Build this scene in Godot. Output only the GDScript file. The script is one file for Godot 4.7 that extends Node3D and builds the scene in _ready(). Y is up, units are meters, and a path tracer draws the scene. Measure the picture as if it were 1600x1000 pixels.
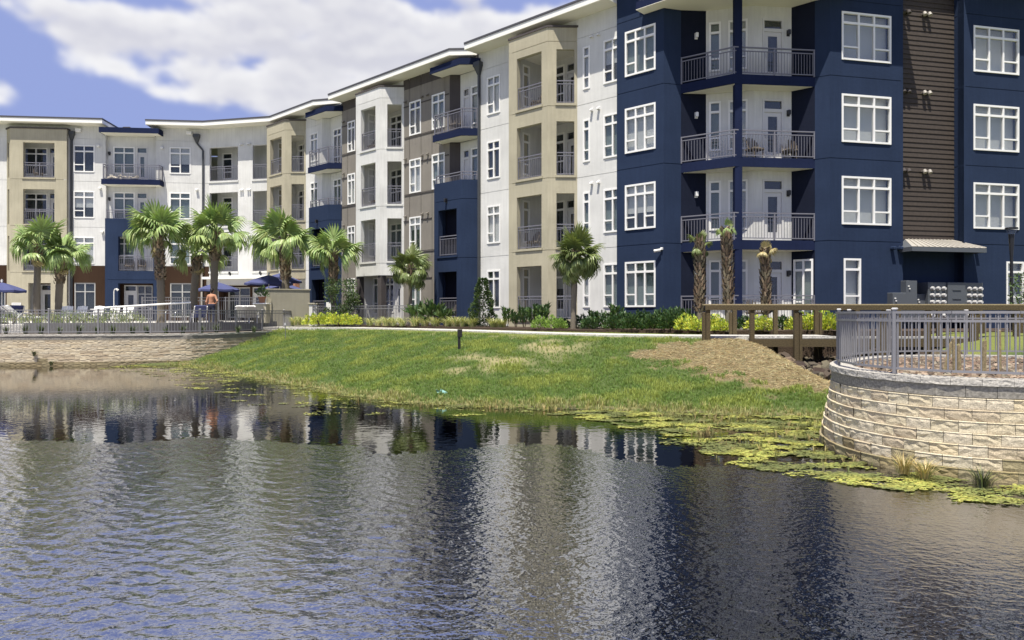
extends Node3D

# ------------------------------------------------------------------ mesh builder
class MB:
	var v := PackedVector3Array()
	var n := PackedVector3Array()
	var c := PackedColorArray()
	var uv := PackedVector2Array()
	var use_c := false
	var use_uv := false
	var cur := Color(1, 1, 1)
	func tri(a: Vector3, b: Vector3, d: Vector3) -> void:   # counter-clockwise seen from outside
		var nn := (b - a).cross(d - a).normalized()
		v.append(a); v.append(d); v.append(b)
		n.append(nn); n.append(nn); n.append(nn)
		c.append(cur); c.append(cur); c.append(cur)
	func tri_n(a: Vector3, b: Vector3, d: Vector3, na: Vector3, nb: Vector3, nd: Vector3) -> void:
		v.append(a); v.append(d); v.append(b)
		n.append(na); n.append(nd); n.append(nb)
		c.append(cur); c.append(cur); c.append(cur)
	func quad(a: Vector3, b: Vector3, d: Vector3, e: Vector3) -> void:
		var nn := (b - a).cross(d - a)
		if nn.length_squared() < 1e-14:
			nn = (d - a).cross(e - a)
		nn = nn.normalized()
		v.append(a); v.append(d); v.append(b); v.append(a); v.append(e); v.append(d)
		for i in 6:
			n.append(nn)
			c.append(cur)
	func quad_n(a: Vector3, b: Vector3, d: Vector3, e: Vector3, na: Vector3, nb: Vector3, nd: Vector3, ne: Vector3) -> void:
		tri_n(a, b, d, na, nb, nd)
		tri_n(a, d, e, na, nd, ne)
	func box(lo: Vector3, hi: Vector3, t := Transform3D.IDENTITY) -> void:
		var p := []
		for i in 8:
			p.append(t * Vector3(hi.x if i & 1 else lo.x, hi.y if i & 2 else lo.y, hi.z if i & 4 else lo.z))
		quad(p[4], p[5], p[7], p[6])
		quad(p[1], p[0], p[2], p[3])
		quad(p[5], p[1], p[3], p[7])
		quad(p[0], p[4], p[6], p[2])
		quad(p[6], p[7], p[3], p[2])
		quad(p[0], p[1], p[5], p[4])
	func cbox(ctr: Vector3, size: Vector3, t := Transform3D.IDENTITY) -> void:
		box(ctr - size / 2, ctr + size / 2, t)
	func bevel_box(ctr: Vector3, s: Vector3, b: float, t := Transform3D.IDENTITY) -> void:
		var h := s / 2
		var ring := func(y: float, i: float) -> Array:
			return [t * (ctr + Vector3(-h.x + i, y, h.z - i)), t * (ctr + Vector3(h.x - i, y, h.z - i)), t * (ctr + Vector3(h.x - i, y, -h.z + i)), t * (ctr + Vector3(-h.x + i, y, -h.z + i))]
		var r := [ring.call(-h.y, b), ring.call(-h.y + b, 0.0), ring.call(h.y - b, 0.0), ring.call(h.y, b)]
		for k in 3:
			for i in 4:
				var j := (i + 1) % 4
				quad(r[k][i], r[k][j], r[k + 1][j], r[k + 1][i])
		quad(r[3][0], r[3][1], r[3][2], r[3][3])
		quad(r[0][3], r[0][2], r[0][1], r[0][0])
	func tube(pts: Array, rad: Array, sides := 6, cap := true) -> void:
		var rings := []
		var prev := Vector3.ZERO
		for i in pts.size():
			var d: Vector3 = (pts[mini(i + 1, pts.size() - 1)] - pts[maxi(i - 1, 0)]).normalized()
			var a: Vector3 = prev
			if i == 0:
				a = d.cross(Vector3(0, 0, 1) if absf(d.z) < 0.9 else Vector3(1, 0, 0)).normalized()
			a = (a - d * a.dot(d)).normalized()
			prev = a
			var b := d.cross(a)
			var ring := []
			for k in sides:
				var an := TAU * k / sides
				ring.append([pts[i] + (a * cos(an) + b * sin(an)) * float(rad[i]), a * cos(an) + b * sin(an)])
			rings.append(ring)
		for i in rings.size() - 1:
			for k in sides:
				var j := (k + 1) % sides
				quad_n(rings[i][k][0], rings[i][j][0], rings[i + 1][j][0], rings[i + 1][k][0], rings[i][k][1], rings[i][j][1], rings[i + 1][j][1], rings[i + 1][k][1])
		if cap:
			for k in range(1, sides - 1):
				tri(rings[0][0][0], rings[0][k + 1][0], rings[0][k][0])
				var e: Array = rings[-1]
				tri(e[0][0], e[k][0], e[k + 1][0])
	func prism(poly: PackedVector2Array, y0: float, y1: float) -> void:   # poly holds (x, z)
		var pp := poly
		if Geometry2D.is_polygon_clockwise(pp):
			pp.reverse()
		var idx := Geometry2D.triangulate_polygon(pp)
		for i in range(0, idx.size(), 3):
			var q := [pp[idx[i]], pp[idx[i + 1]], pp[idx[i + 2]]]
			var up := (Vector3(q[1].x, 0, q[1].y) - Vector3(q[0].x, 0, q[0].y)).cross(Vector3(q[2].x, 0, q[2].y) - Vector3(q[0].x, 0, q[0].y)).y
			if up < 0:
				q = [q[0], q[2], q[1]]
			tri(Vector3(q[0].x, y1, q[0].y), Vector3(q[1].x, y1, q[1].y), Vector3(q[2].x, y1, q[2].y))
			tri(Vector3(q[0].x, y0, q[0].y), Vector3(q[2].x, y0, q[2].y), Vector3(q[1].x, y0, q[1].y))
		for i in pp.size():
			var a := pp[i]
			var b := pp[(i + 1) % pp.size()]
			# orientation: make the normal point out
			var mid := (a + b) / 2
			var out2 := Vector2(b.y - a.y, -(b.x - a.x)).normalized() * 0.01
			if Geometry2D.is_point_in_polygon(mid + out2, pp):
				quad(Vector3(a.x, y0, a.y), Vector3(b.x, y0, b.y), Vector3(b.x, y1, b.y), Vector3(a.x, y1, a.y))
			else:
				quad(Vector3(b.x, y0, b.y), Vector3(a.x, y0, a.y), Vector3(a.x, y1, a.y), Vector3(b.x, y1, b.y))
	func moved(other: MB, t: Transform3D) -> void:
		for i in other.v.size():
			v.append(t * other.v[i])
			n.append((t.basis * other.n[i]).normalized())
			c.append(other.c[i])
	func mesh() -> ArrayMesh:
		var m := ArrayMesh.new()
		add_to(m)
		return m
	func add_to(m: ArrayMesh) -> void:
		if v.is_empty():
			return
		var a := []
		a.resize(Mesh.ARRAY_MAX)
		a[Mesh.ARRAY_VERTEX] = v
		a[Mesh.ARRAY_NORMAL] = n
		if use_c:
			a[Mesh.ARRAY_COLOR] = c
		if use_uv:
			a[Mesh.ARRAY_TEX_UV] = uv
		m.add_surface_from_arrays(Mesh.PRIMITIVE_TRIANGLES, a)

# ------------------------------------------------------------------ naming, tagging
var used := {}
var M := {}
var rng := RandomNumberGenerator.new()

func rf(a: float, b: float) -> float:
	return rng.randf_range(a, b)

func numbered(parent: Node, called: String) -> String:
	var key := str(parent.get_instance_id()) + called
	var k: int = used.get(key, 0)
	used[key] = k + 1
	return called if k == 0 else "%s_%03d" % [called, k]

func put(called: String, mesh: Mesh, mat: Material, parent: Node = self, t := Transform3D.IDENTITY) -> MeshInstance3D:
	var o := MeshInstance3D.new()
	o.name = numbered(parent, called)
	o.mesh = mesh
	o.transform = t
	if mat:
		for i in mesh.get_surface_count():
			o.set_surface_override_material(i, mat)
	parent.add_child(o, true)
	return o

func tag(o: Node, label: String, category: String, group := "") -> Node:
	o.set_meta("label", label)
	o.set_meta("category", category)
	if group:
		o.set_meta("group", group)
	return o

func thing(called: String, label: String, category: String, at := Vector3.ZERO, turn := 0.0, group := "") -> Node3D:
	var o := Node3D.new()
	o.name = numbered(self, called)
	add_child(o, true)
	o.position = at
	o.rotation.y = turn
	tag(o, label, category, group)
	return o

func structure(called: String, mesh: Mesh, mat: Material) -> MeshInstance3D:
	var o := put(called, mesh, mat)
	o.set_meta("kind", "structure")
	return o

func stuff(o: Node) -> Node:
	o.set_meta("kind", "stuff")
	return o

func dup(o: Node3D, at: Vector3, turn: float, size: float, label: String) -> Node3D:
	var r: Node3D = o.duplicate()
	var base := String(o.name)
	if base.right(4).begins_with("_") and base.right(3).is_valid_int():
		base = base.left(-4)
	r.name = numbered(self, base)
	add_child(r, true)
	r.transform = Transform3D(Basis(Vector3.UP, turn).scaled(Vector3.ONE * size), at)
	r.set_meta("label", label)
	return r

# ------------------------------------------------------------------ materials
func lin(r: float, g: float, b: float) -> Color:
	return Color(r, g, b).linear_to_srgb()

var texes := {}
func noise_tex(key: String, freq: float, octs: int, lo: float, hi: float, size := 512, kind := FastNoiseLite.TYPE_SIMPLEX_SMOOTH, bump := 0.0) -> Texture2D:
	if texes.has(key):
		return texes[key]
	var ns := FastNoiseLite.new()
	ns.seed = key.hash() % 1000
	ns.noise_type = kind
	ns.frequency = freq
	ns.fractal_octaves = octs
	var im := ns.get_seamless_image(size, size, false, false, 0.12)
	im.convert(Image.FORMAT_RGB8)
	if bump > 0.0:
		im.bump_map_to_normal_map(bump)
	else:
		var data := im.get_data()
		for i in data.size():
			data[i] = int(lerpf(lo, hi, data[i] / 255.0) * 255.0)
		im = Image.create_from_data(size, size, false, Image.FORMAT_RGB8, data)
	texes[key] = ImageTexture.create_from_image(im)
	return texes[key]

func mat(key: String, col: Color, rough := 0.8, metal := 0.0) -> StandardMaterial3D:
	var m := StandardMaterial3D.new()
	m.resource_name = key
	m.albedo_color = col
	m.roughness = rough
	m.metallic = metal
	M[key] = m
	return m

func textured(m: StandardMaterial3D, tex: Texture2D, scale: float, nrm: Texture2D = null, strength := 0.5, in_world := true) -> StandardMaterial3D:
	m.albedo_texture = tex
	m.uv1_triplanar = true
	m.uv1_world_triplanar = in_world
	m.uv1_scale = Vector3.ONE * scale
	if nrm:
		m.normal_enabled = true
		m.normal_texture = nrm
		m.normal_scale = strength
	return m

func two_sided(m: StandardMaterial3D) -> StandardMaterial3D:
	m.cull_mode = BaseMaterial3D.CULL_DISABLED
	return m

func materials() -> void:
	var stain := noise_tex("stain", 0.008, 5, 0.90, 1.0)
	var streak := noise_tex("streak", 0.03, 4, 0.93, 1.0)
	var grain := noise_tex("grain", 0.09, 3, 0.0, 1.0, 512, FastNoiseLite.TYPE_SIMPLEX_SMOOTH, 3.0)
	var coarse := noise_tex("coarse", 0.04, 5, 0.55, 1.0)
	var coarse_n := noise_tex("coarse_n", 0.035, 5, 0.0, 1.0, 512, FastNoiseLite.TYPE_SIMPLEX_SMOOTH, 6.0)
	for w in [["navy", Color(0.027, 0.043, 0.088)], ["white_wall", Color(0.76, 0.765, 0.75)], ["beige", Color(0.49, 0.455, 0.345)], ["taupe", Color(0.27, 0.25, 0.222)], ["dark_taupe", Color(0.105, 0.095, 0.095)], ["brown_wall", Color(0.055, 0.033, 0.022)], ["pool_beige", Color(0.38, 0.36, 0.29)], ["navy_trim", Color(0.016, 0.024, 0.065)], ["recess_dark", Color(0.012, 0.014, 0.026)], ["shaded_navy", Color(0.013, 0.017, 0.034)], ["grey_stucco", Color(0.2, 0.2, 0.2)]]:
		var m := mat(w[0], lin(w[1].r, w[1].g, w[1].b), 0.9)
		textured(m, stain, 0.12, grain, 0.07)
		m.metallic_specular = 0.2
		m.detail_enabled = true   # faint rain streaks
		m.detail_albedo = streak
		m.detail_blend_mode = BaseMaterial3D.BLEND_MODE_MUL
		m.detail_uv_layer = BaseMaterial3D.DETAIL_UV_2
		m.uv2_triplanar = true
		m.uv2_world_triplanar = true
		m.uv2_scale = Vector3(0.45, 0.035, 0.45)
	two_sided(mat("soffit", lin(0.74, 0.72, 0.62), 0.9))
	mat("roof_white", lin(0.82, 0.82, 0.79), 0.7)
	mat("roof_dark", lin(0.06, 0.06, 0.07), 0.6)
	mat("trim", lin(0.80, 0.80, 0.79), 0.5)
	mat("mullion_grey", lin(0.42, 0.42, 0.41), 0.5)
	mat("slab", lin(0.5, 0.49, 0.46), 0.85)
	mat("blind_light", lin(0.84, 0.88, 0.87), 0.8)
	mat("blind_mid", lin(0.30, 0.38, 0.36), 0.8)
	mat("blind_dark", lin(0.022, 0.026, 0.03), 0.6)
	var g := mat("glass", Color(0.22, 0.27, 0.29, 0.2), 0.03)
	g.transparency = BaseMaterial3D.TRANSPARENCY_ALPHA
	g.metallic_specular = 0.75
	mat("rail", lin(0.16, 0.16, 0.19), 0.45)
	mat("fence_grey", lin(0.19, 0.19, 0.205), 0.45)
	mat("fence_cap", lin(0.5, 0.5, 0.5), 0.5)
	mat("downspout", lin(0.05, 0.055, 0.062), 0.5)
	mat("gutter_beige", lin(0.33, 0.31, 0.28), 0.5)
	mat("lamp_black", lin(0.012, 0.012, 0.014), 0.4)
	mat("fixture_white", lin(0.75, 0.75, 0.73), 0.4)
	textured(mat("siding", lin(0.058, 0.044, 0.035), 0.75), noise_tex("board", 0.02, 4, 0.75, 1.0), 0.6)
	mat("metal_roof", lin(0.42, 0.40, 0.36), 0.5, 0.2)
	mat("box_grey", lin(0.085, 0.095, 0.11), 0.5)
	mat("meter_glass", lin(0.5, 0.5, 0.5), 0.2)
	mat("door_white", lin(0.58, 0.58, 0.58), 0.6)
	mat("chrome", lin(0.6, 0.6, 0.6), 0.2, 0.9)
	mat("white_plastic", lin(0.78, 0.78, 0.77), 0.5)
	mat("wicker", lin(0.11, 0.09, 0.07), 0.8)
	two_sided(mat("umbrella_blue", lin(0.055, 0.066, 0.17), 0.9))
	mat("pole_white", lin(0.7, 0.7, 0.68), 0.5)
	mat("black_post", lin(0.012, 0.011, 0.010), 0.5)
	mat("terracotta", lin(0.36, 0.18, 0.10), 0.9)
	var blk := mat("stone_block", Color.WHITE, 0.95)
	textured(blk, noise_tex("stone", 0.05, 5, 0.62, 1.0), 1.6, coarse_n, 0.6)
	blk.vertex_color_use_as_albedo = true
	var capm := mat("cap_stone", lin(0.66, 0.63, 0.57), 0.95)
	textured(capm, coarse, 1.2, coarse_n, 0.7)
	textured(mat("band_block", lin(0.36, 0.34, 0.30), 0.95), coarse, 1.0, grain, 0.5)
	var wood := mat("wood", lin(0.125, 0.092, 0.042), 0.85)
	textured(wood, noise_tex("woodgrain", 0.03, 5, 0.6, 1.0), 1.4, grain, 0.6)
	textured(mat("wood_light", lin(0.42, 0.34, 0.19), 0.85), noise_tex("woodgrain", 0.03, 5, 0.6, 1.0), 1.4, grain, 0.6)
	textured(mat("deck_top", lin(0.40, 0.39, 0.36), 0.85), noise_tex("woodgrain", 0.03, 5, 0.6, 1.0), 1.4, grain, 0.6)
	textured(mat("concrete", lin(0.82, 0.80, 0.75), 0.9), coarse, 0.5, grain, 0.4)
	var lawn := mat("lawn_ground", Color.WHITE, 1.0)
	textured(lawn, noise_tex("lawn", 0.05, 5, 0.55, 1.0), 0.8, coarse_n, 1.0)
	lawn.vertex_color_use_as_albedo = true
	textured(mat("mulch", lin(0.135, 0.09, 0.06), 1.0), noise_tex("mulch", 0.12, 4, 0.4, 1.0), 1.1, coarse_n, 1.5)
	var cob := mat("cobble", Color.WHITE, 0.95)
	cob.vertex_color_use_as_albedo = true
	var leaf := two_sided(mat("leaf", Color.WHITE, 0.5))
	leaf.vertex_color_use_as_albedo = true
	leaf.backlight_enabled = true
	leaf.backlight = Color(0.6, 0.6, 0.45)
	var palmleaf := two_sided(mat("palm_leaf", Color.WHITE, 0.42))
	palmleaf.vertex_color_use_as_albedo = true
	palmleaf.backlight_enabled = true
	palmleaf.backlight = Color(0.6, 0.62, 0.45)
	var grass := two_sided(mat("grass", Color.WHITE, 0.7))
	grass.vertex_color_use_as_albedo = true
	grass.backlight_enabled = true
	grass.backlight = Color(0.6, 0.6, 0.4)
	var bark := mat("bark", Color.WHITE, 0.95)
	textured(bark, noise_tex("bark", 0.06, 5, 0.45, 1.0), 2.2, coarse_n, 1.0, false)
	bark.vertex_color_use_as_albedo = true
	var alg := two_sided(mat("algae", Color.WHITE, 0.75))
	alg.vertex_color_use_as_albedo = true
	var skin := mat("figure", Color.WHITE, 0.75)
	skin.vertex_color_use_as_albedo = true
	mat("turquoise", lin(0.22, 0.42, 0.38), 0.6)

# ------------------------------------------------------------------ facade frames: u along the wall, v up, w out of it
func frame(x: float, depth: float, deg: float) -> Transform3D:
	var a := deg_to_rad(deg)
	var t := Vector3(cos(a), 0, sin(a))
	return Transform3D(Basis(t, Vector3.UP, t.cross(Vector3.UP)), Vector3(x, 0, -depth))

func on(F: Transform3D, u: float, w: float) -> Vector2:
	var p := F * Vector3(u, 0, w)
	return Vector2(p.x, p.z)

func cross2(F: Transform3D, fw: float, G: Transform3D, gw: float) -> Vector2:
	var a := on(F, 0, fw)
	var b := on(G, 0, gw)
	var r = Geometry2D.line_intersects_line(a, on(F, 1, fw) - a, b, on(G, 1, gw) - b)
	return r

func frame_between(a: Vector2, b: Vector2) -> Transform3D:   # u runs from a to b, a on the left seen from outside
	var t := Vector3(b.x - a.x, 0, b.y - a.y).normalized()
	return Transform3D(Basis(t, Vector3.UP, t.cross(Vector3.UP)), Vector3(a.x, 0, a.y))

func FLR(k: int) -> float:
	return 1.85 + 3.2 * k

func _ready() -> void:
	rng.seed = 7
	# ---- camera, sky, sun, exposure
	var cam := Camera3D.new()
	cam.name = "camera"
	cam.position = Vector3(0, 2.2, 0)
	cam.projection = Camera3D.PROJECTION_FRUSTUM
	cam.near = 0.1
	cam.far = 2000.0
	cam.keep_aspect = Camera3D.KEEP_HEIGHT
	cam.size = 0.1 * 1000.0 / 1130.0
	cam.frustum_offset = Vector2(0, -0.1 * 10.0 / 1130.0)
	cam.current = true
	add_child(cam)
	var we := WorldEnvironment.new()
	we.name = "world"
	var env := Environment.new()
	env.background_mode = Environment.BG_SKY
	var sky := Sky.new()
	var pm := PanoramaSkyMaterial.new()
	pm.panorama = ImageTexture.create_from_image(sky_image())
	pm.energy_multiplier = 0.44
	sky.sky_material = pm
	env.sky = sky
	env.tonemap_mode = Environment.TONE_MAPPER_LINEAR
	env.tonemap_exposure = 1.7
	env.sdfgi_enabled = true
	env.ssao_enabled = true
	env.ssil_enabled = true
	we.environment = env
	add_child(we)
	var sun := DirectionalLight3D.new()
	sun.name = "sun"
	sun.light_color = Color(1.0, 0.97, 0.91)
	sun.light_energy = 1.5
	sun.light_angular_distance = 0.5
	sun.shadow_enabled = true
	add_child(sun)
	sun.look_at_from_position(Vector3.ZERO, Vector3(0.12, -1.0, -0.37), Vector3.UP)
	# ---- the place
	materials()
	deck_poly = PackedVector2Array(deck_line)
	deck_poly.append_array([Vector2(-11.6, 44.0), Vector2(-14.0, 50.0), Vector2(-22.0, 52.5), Vector2(-46.0, 53.0)])
	make_ring()
	ground()
	water()
	building()
	walls_and_fences()
	plants()
	small_things()

# ------------------------------------------------------------------ walls, windows, doors, railings
var B: Node3D
var Binv: Transform3D
var win_cache := {}

func uniq(a: Array) -> Array:
	a.sort()
	var r := []
	for x in a:
		if r.is_empty() or x - r[-1] > 0.0005:
			r.append(x)
	return r

func wall(F: Transform3D, u0: float, u1: float, v0: float, v1: float, w: float, holes: Array, m: String, depth := 0.2, vj := [], uj := [], called := "wall") -> MeshInstance3D:
	var b := MB.new()
	var us := [u0, u1]
	var vs := [v0, v1]
	for h in holes:
		us += [clampf(h[0], u0, u1), clampf(h[1], u0, u1)]
		vs += [clampf(h[2], v0, v1), clampf(h[3], v0, v1)]
	var g := 0.014
	for j in vj:
		if j > v0 + 0.1 and j < v1 - 0.1:
			vs += [j - g, j + g]
	for j in uj:
		if j > u0 + 0.05 and j < u1 - 0.05:
			us += [j - g, j + g]
	us = uniq(us)
	vs = uniq(vs)
	for i in us.size() - 1:
		for k in vs.size() - 1:
			var um: float = (us[i] + us[i + 1]) / 2
			var vm: float = (vs[k] + vs[k + 1]) / 2
			var skip := false
			for h in holes:
				if um > h[0] and um < h[1] and vm > h[2] and vm < h[3]:
					skip = true
					break
			if skip:
				continue
			var sunk := false
			for j in vj:
				if absf(vm - j) < g:
					sunk = true
			for j in uj:
				if absf(um - j) < g:
					sunk = true
			var ww := w - 0.022 if sunk else w
			b.quad(Vector3(us[i], vs[k], ww), Vector3(us[i + 1], vs[k], ww), Vector3(us[i + 1], vs[k + 1], ww), Vector3(us[i], vs[k + 1], ww))
			b.quad(Vector3(us[i + 1], vs[k], w - depth), Vector3(us[i], vs[k], w - depth), Vector3(us[i], vs[k + 1], w - depth), Vector3(us[i + 1], vs[k + 1], w - depth))
	for j in vj:   # floors and ceilings of the grooves
		if j > v0 + 0.1 and j < v1 - 0.1:
			b.quad(Vector3(u0, j - g, w), Vector3(u1, j - g, w), Vector3(u1, j - g, w - 0.022), Vector3(u0, j - g, w - 0.022))
			b.quad(Vector3(u0, j + g, w - 0.022), Vector3(u1, j + g, w - 0.022), Vector3(u1, j + g, w), Vector3(u0, j + g, w))
	var e := w - depth
	b.quad(Vector3(u0, v0, e), Vector3(u0, v0, w), Vector3(u0, v1, w), Vector3(u0, v1, e))
	b.quad(Vector3(u1, v0, w), Vector3(u1, v0, e), Vector3(u1, v1, e), Vector3(u1, v1, w))
	b.quad(Vector3(u0, v1, w), Vector3(u1, v1, w), Vector3(u1, v1, e), Vector3(u0, v1, e))
	b.quad(Vector3(u0, v0, e), Vector3(u1, v0, e), Vector3(u1, v0, w), Vector3(u0, v0, w))
	for h in holes:
		var a: float = maxf(h[0], u0)
		var c: float = minf(h[1], u1)
		b.quad(Vector3(a, h[2], w), Vector3(a, h[2], e), Vector3(a, h[3], e), Vector3(a, h[3], w))
		b.quad(Vector3(c, h[2], e), Vector3(c, h[2], w), Vector3(c, h[3], w), Vector3(c, h[3], e))
		b.quad(Vector3(a, h[2], w), Vector3(c, h[2], w), Vector3(c, h[2], e), Vector3(a, h[2], e))
		b.quad(Vector3(a, h[3], e), Vector3(c, h[3], e), Vector3(c, h[3], w), Vector3(a, h[3], w))
	var o := put(called, b.mesh(), M[m], B, Binv * F)
	for h in holes:
		if h.size() > 4 and h[4] != "":
			window(F, h[0], h[1], h[2], h[3], w, h[4], h[5] if h.size() > 5 else 1, depth)
	return o

# kind: w1 w2 w3 sash windows with a row of transom lights; d2 the same without sill; store shopfront; door glazed leaf under a transom light
func window(F: Transform3D, u0: float, u1: float, v0: float, v1: float, w: float, kind: String, blind: int, depth := 0.2) -> MeshInstance3D:
	var W := u1 - u0
	var H := v1 - v0
	var key := "%s %.2f %.2f %.2f" % [kind, W, H, depth]
	if not win_cache.has(key):
		var b := MB.new()
		var panes := []
		var f := 0.075
		var d0 := -0.08
		var d1 := 0.025
		if kind == "store":
			d0 = -0.12
			d1 = -0.03
		b.box(Vector3(0, 0, d0), Vector3(f, H, d1))
		b.box(Vector3(W - f, 0, d0), Vector3(W, H, d1))
		b.box(Vector3(f, H - f, d0), Vector3(W - f, H, d1))
		b.box(Vector3(f, 0, d0), Vector3(W - f, f, d1 + (0.02 if kind.begins_with("w") else 0.0)))
		if kind == "door":
			var lv := H - 0.52
			b.box(Vector3(f, lv, d0), Vector3(W - f, lv + 0.13, d1 - 0.01))
			panes.append([f, W - f, lv + 0.13, H - f])
			var s := 0.17
			b.box(Vector3(f, f, d0), Vector3(f + s, lv, d0 + 0.05))
			b.box(Vector3(W - f - s, f, d0), Vector3(W - f, lv, d0 + 0.05))
			b.box(Vector3(f + s, f, d0), Vector3(W - f - s, f + 0.28, d0 + 0.05))
			b.box(Vector3(f + s, lv - 0.17, d0), Vector3(W - f - s, lv, d0 + 0.05))
			b.cbox(Vector3(f + 0.09, 1.0, d0 + 0.08), Vector3(0.04, 0.14, 0.05))
			panes.append([f + s, W - f - s, f + 0.28, lv - 0.17])
		else:
			var cols: int = {"w1": 1, "w2": 2, "w3": 3, "d2": 2, "store": 2}[kind]
			var tr := H - 0.43 if kind != "store" else H - 0.62
			var bar := 0.09 if kind != "store" else 0.06
			b.box(Vector3(f, tr - bar / 2, d0), Vector3(W - f, tr + bar / 2, d1 - 0.004))
			var cw := (W - 2 * f) / cols
			for i in range(1, cols):
				var x := f + cw * i
				b.box(Vector3(x - 0.035, f, d0), Vector3(x + 0.035, H - f, d1 - 0.008))
			for i in cols:
				var a := f + cw * i + (0.035 if i > 0 else 0.0)
				var c := f + cw * (i + 1) - (0.035 if i < cols - 1 else 0.0)
				panes.append([a, c, tr + bar / 2, H - f])
				var low: bool = kind == "w1" or (kind == "w2" and i == 0) or (kind == "w3" and i != 1) or kind == "d2"
				if low:
					var s := 0.52 if kind != "d2" else 0.66
					b.box(Vector3(a, s - 0.03, d0), Vector3(c, s + 0.03, d1 - 0.012))
					panes.append([a, c, f, s - 0.03])
					panes.append([a, c, s + 0.03, tr - bar / 2])
				else:
					panes.append([a, c, f, tr - bar / 2])
		var pm := []
		for p in panes:
			var q := MB.new()
			q.box(Vector3(p[0], p[2], d0 + 0.03), Vector3(p[1], p[3], d0 + 0.042))
			pm.append(q.mesh())
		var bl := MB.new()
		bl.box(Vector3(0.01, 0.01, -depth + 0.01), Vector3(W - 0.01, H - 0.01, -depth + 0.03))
		win_cache[key] = [b.mesh(), pm, bl.mesh()]
	var e: Array = win_cache[key]
	var frame_mat: Material = M.trim if kind != "store" else M.mullion_grey
	var o := put("door" if kind == "door" else "window", e[0], frame_mat if kind != "door" else M.door_white, B, Binv * F * Transform3D(Basis.IDENTITY, Vector3(u0, v0, w)))
	for p in e[1]:
		put("pane", p, M.glass, o)
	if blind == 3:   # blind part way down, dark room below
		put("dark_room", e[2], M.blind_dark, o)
		var hb := MB.new()
		var share := rf(0.35, 0.7)
		hb.box(Vector3(0.03, H * (1 - share), -depth + 0.035), Vector3(W - 0.03, H - 0.03, -depth + 0.05))
		put("blind", hb.mesh(), M.blind_light, o)
	else:
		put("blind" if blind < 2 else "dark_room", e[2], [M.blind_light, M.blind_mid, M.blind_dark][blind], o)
	return o

func bpart(called: String, b: MB, m: String, F := Transform3D.IDENTITY) -> MeshInstance3D:
	return put(called, b.mesh(), M[m], B, Binv * F)

# pts: (x, z) world points; each picket its own sub-part when single is true
func railing(pts: Array, y: float, h := 1.05, gap := 0.115, single := false, m := "rail", posts := true, called := "railing") -> MeshInstance3D:
	var r := MB.new()
	var pk := MB.new()
	var pick := MB.new()
	pick.box(Vector3(-0.008, 0.09, -0.008), Vector3(0.008, h - 0.15, 0.008))
	var pickm := pick.mesh()
	var places := []
	for i in pts.size() - 1:
		var F := frame_between(pts[i], pts[i + 1])
		F.origin.y = y
		var L: float = (pts[i + 1] - pts[i]).length()
		r.box(Vector3(0, h - 0.045, -0.028), Vector3(L, h, 0.028), F)
		r.box(Vector3(0, h - 0.18, -0.018), Vector3(L, h - 0.145, 0.018), F)
		r.box(Vector3(0, 0.06, -0.018), Vector3(L, 0.095, 0.018), F)
		var np := maxi(1, int(round(L / 1.35)))
		if posts:
			for k in range(0 if i == 0 else 1, np + 1):
				r.box(Vector3(L * k / np - 0.025, 0, -0.03), Vector3(L * k / np + 0.025, h + 0.004, 0.024), F)
		var n := int(L / gap)
		for k in n:
			places.append(F * Transform3D(Basis.IDENTITY, Vector3((k + 0.5) * L / n, 0, 0)))
	var o := put(called, r.mesh(), M[m], B, Binv)
	if single:
		for t in places:
			put("picket", pickm, M[m], o, t)
	else:
		for t in places:
			pk.box(Vector3(-0.008, 0.09, -0.008), Vector3(0.008, h - 0.15, 0.008), t)
		stuff(put("pickets", pk.mesh(), M[m], o))
	return o

func sconce(F: Transform3D, u: float, v: float, w: float, m := "lamp_black") -> void:
	var b := MB.new()
	b.box(Vector3(u - 0.06, v - 0.12, w), Vector3(u + 0.06, v + 0.12, w + 0.03))
	b.bevel_box(Vector3(u, v + 0.02, w + 0.09), Vector3(0.11, 0.2, 0.12), 0.02)
	bpart("wall_lamp", b, m, F)

func vent_pair(F: Transform3D, us: Array, v: float, w: float, m := "trim") -> void:
	for u in us:
		var b := MB.new()
		b.box(Vector3(u - 0.05, v - 0.06, w), Vector3(u + 0.05, v + 0.05, w + 0.03))
		# sloping hood
		var a := [Vector3(u - 0.055, v + 0.06, w), Vector3(u + 0.055, v + 0.06, w), Vector3(u + 0.055, v - 0.02, w + 0.16), Vector3(u - 0.055, v - 0.02, w + 0.16)]
		b.quad(a[3], a[2], a[1], a[0])
		b.quad(a[0] + Vector3(0, -0.015, 0), a[1] + Vector3(0, -0.015, 0), a[2] + Vector3(0, -0.015, 0), a[3] + Vector3(0, -0.015, 0))
		b.quad(a[3] + Vector3(0, -0.05, 0), a[2] + Vector3(0, -0.05, 0), a[2], a[3])
		b.tri(a[0], Vector3(u - 0.055, v - 0.07, w), a[3] + Vector3(0, -0.05, 0))
		b.tri(a[0], a[3] + Vector3(0, -0.05, 0), a[3])
		b.tri(a[1], a[2] + Vector3(0, -0.05, 0), Vector3(u + 0.055, v - 0.07, w))
		b.tri(a[1], a[2], a[2] + Vector3(0, -0.05, 0))
		bpart("vent_hood", b, m, F)

func poly(a: Array) -> PackedVector2Array:
	return PackedVector2Array(a)

func slab(called: String, a: Array, y0: float, y1: float, m: String) -> MeshInstance3D:
	var b := MB.new()
	b.prism(poly(a), y0, y1)
	return bpart(called, b, m)

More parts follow.
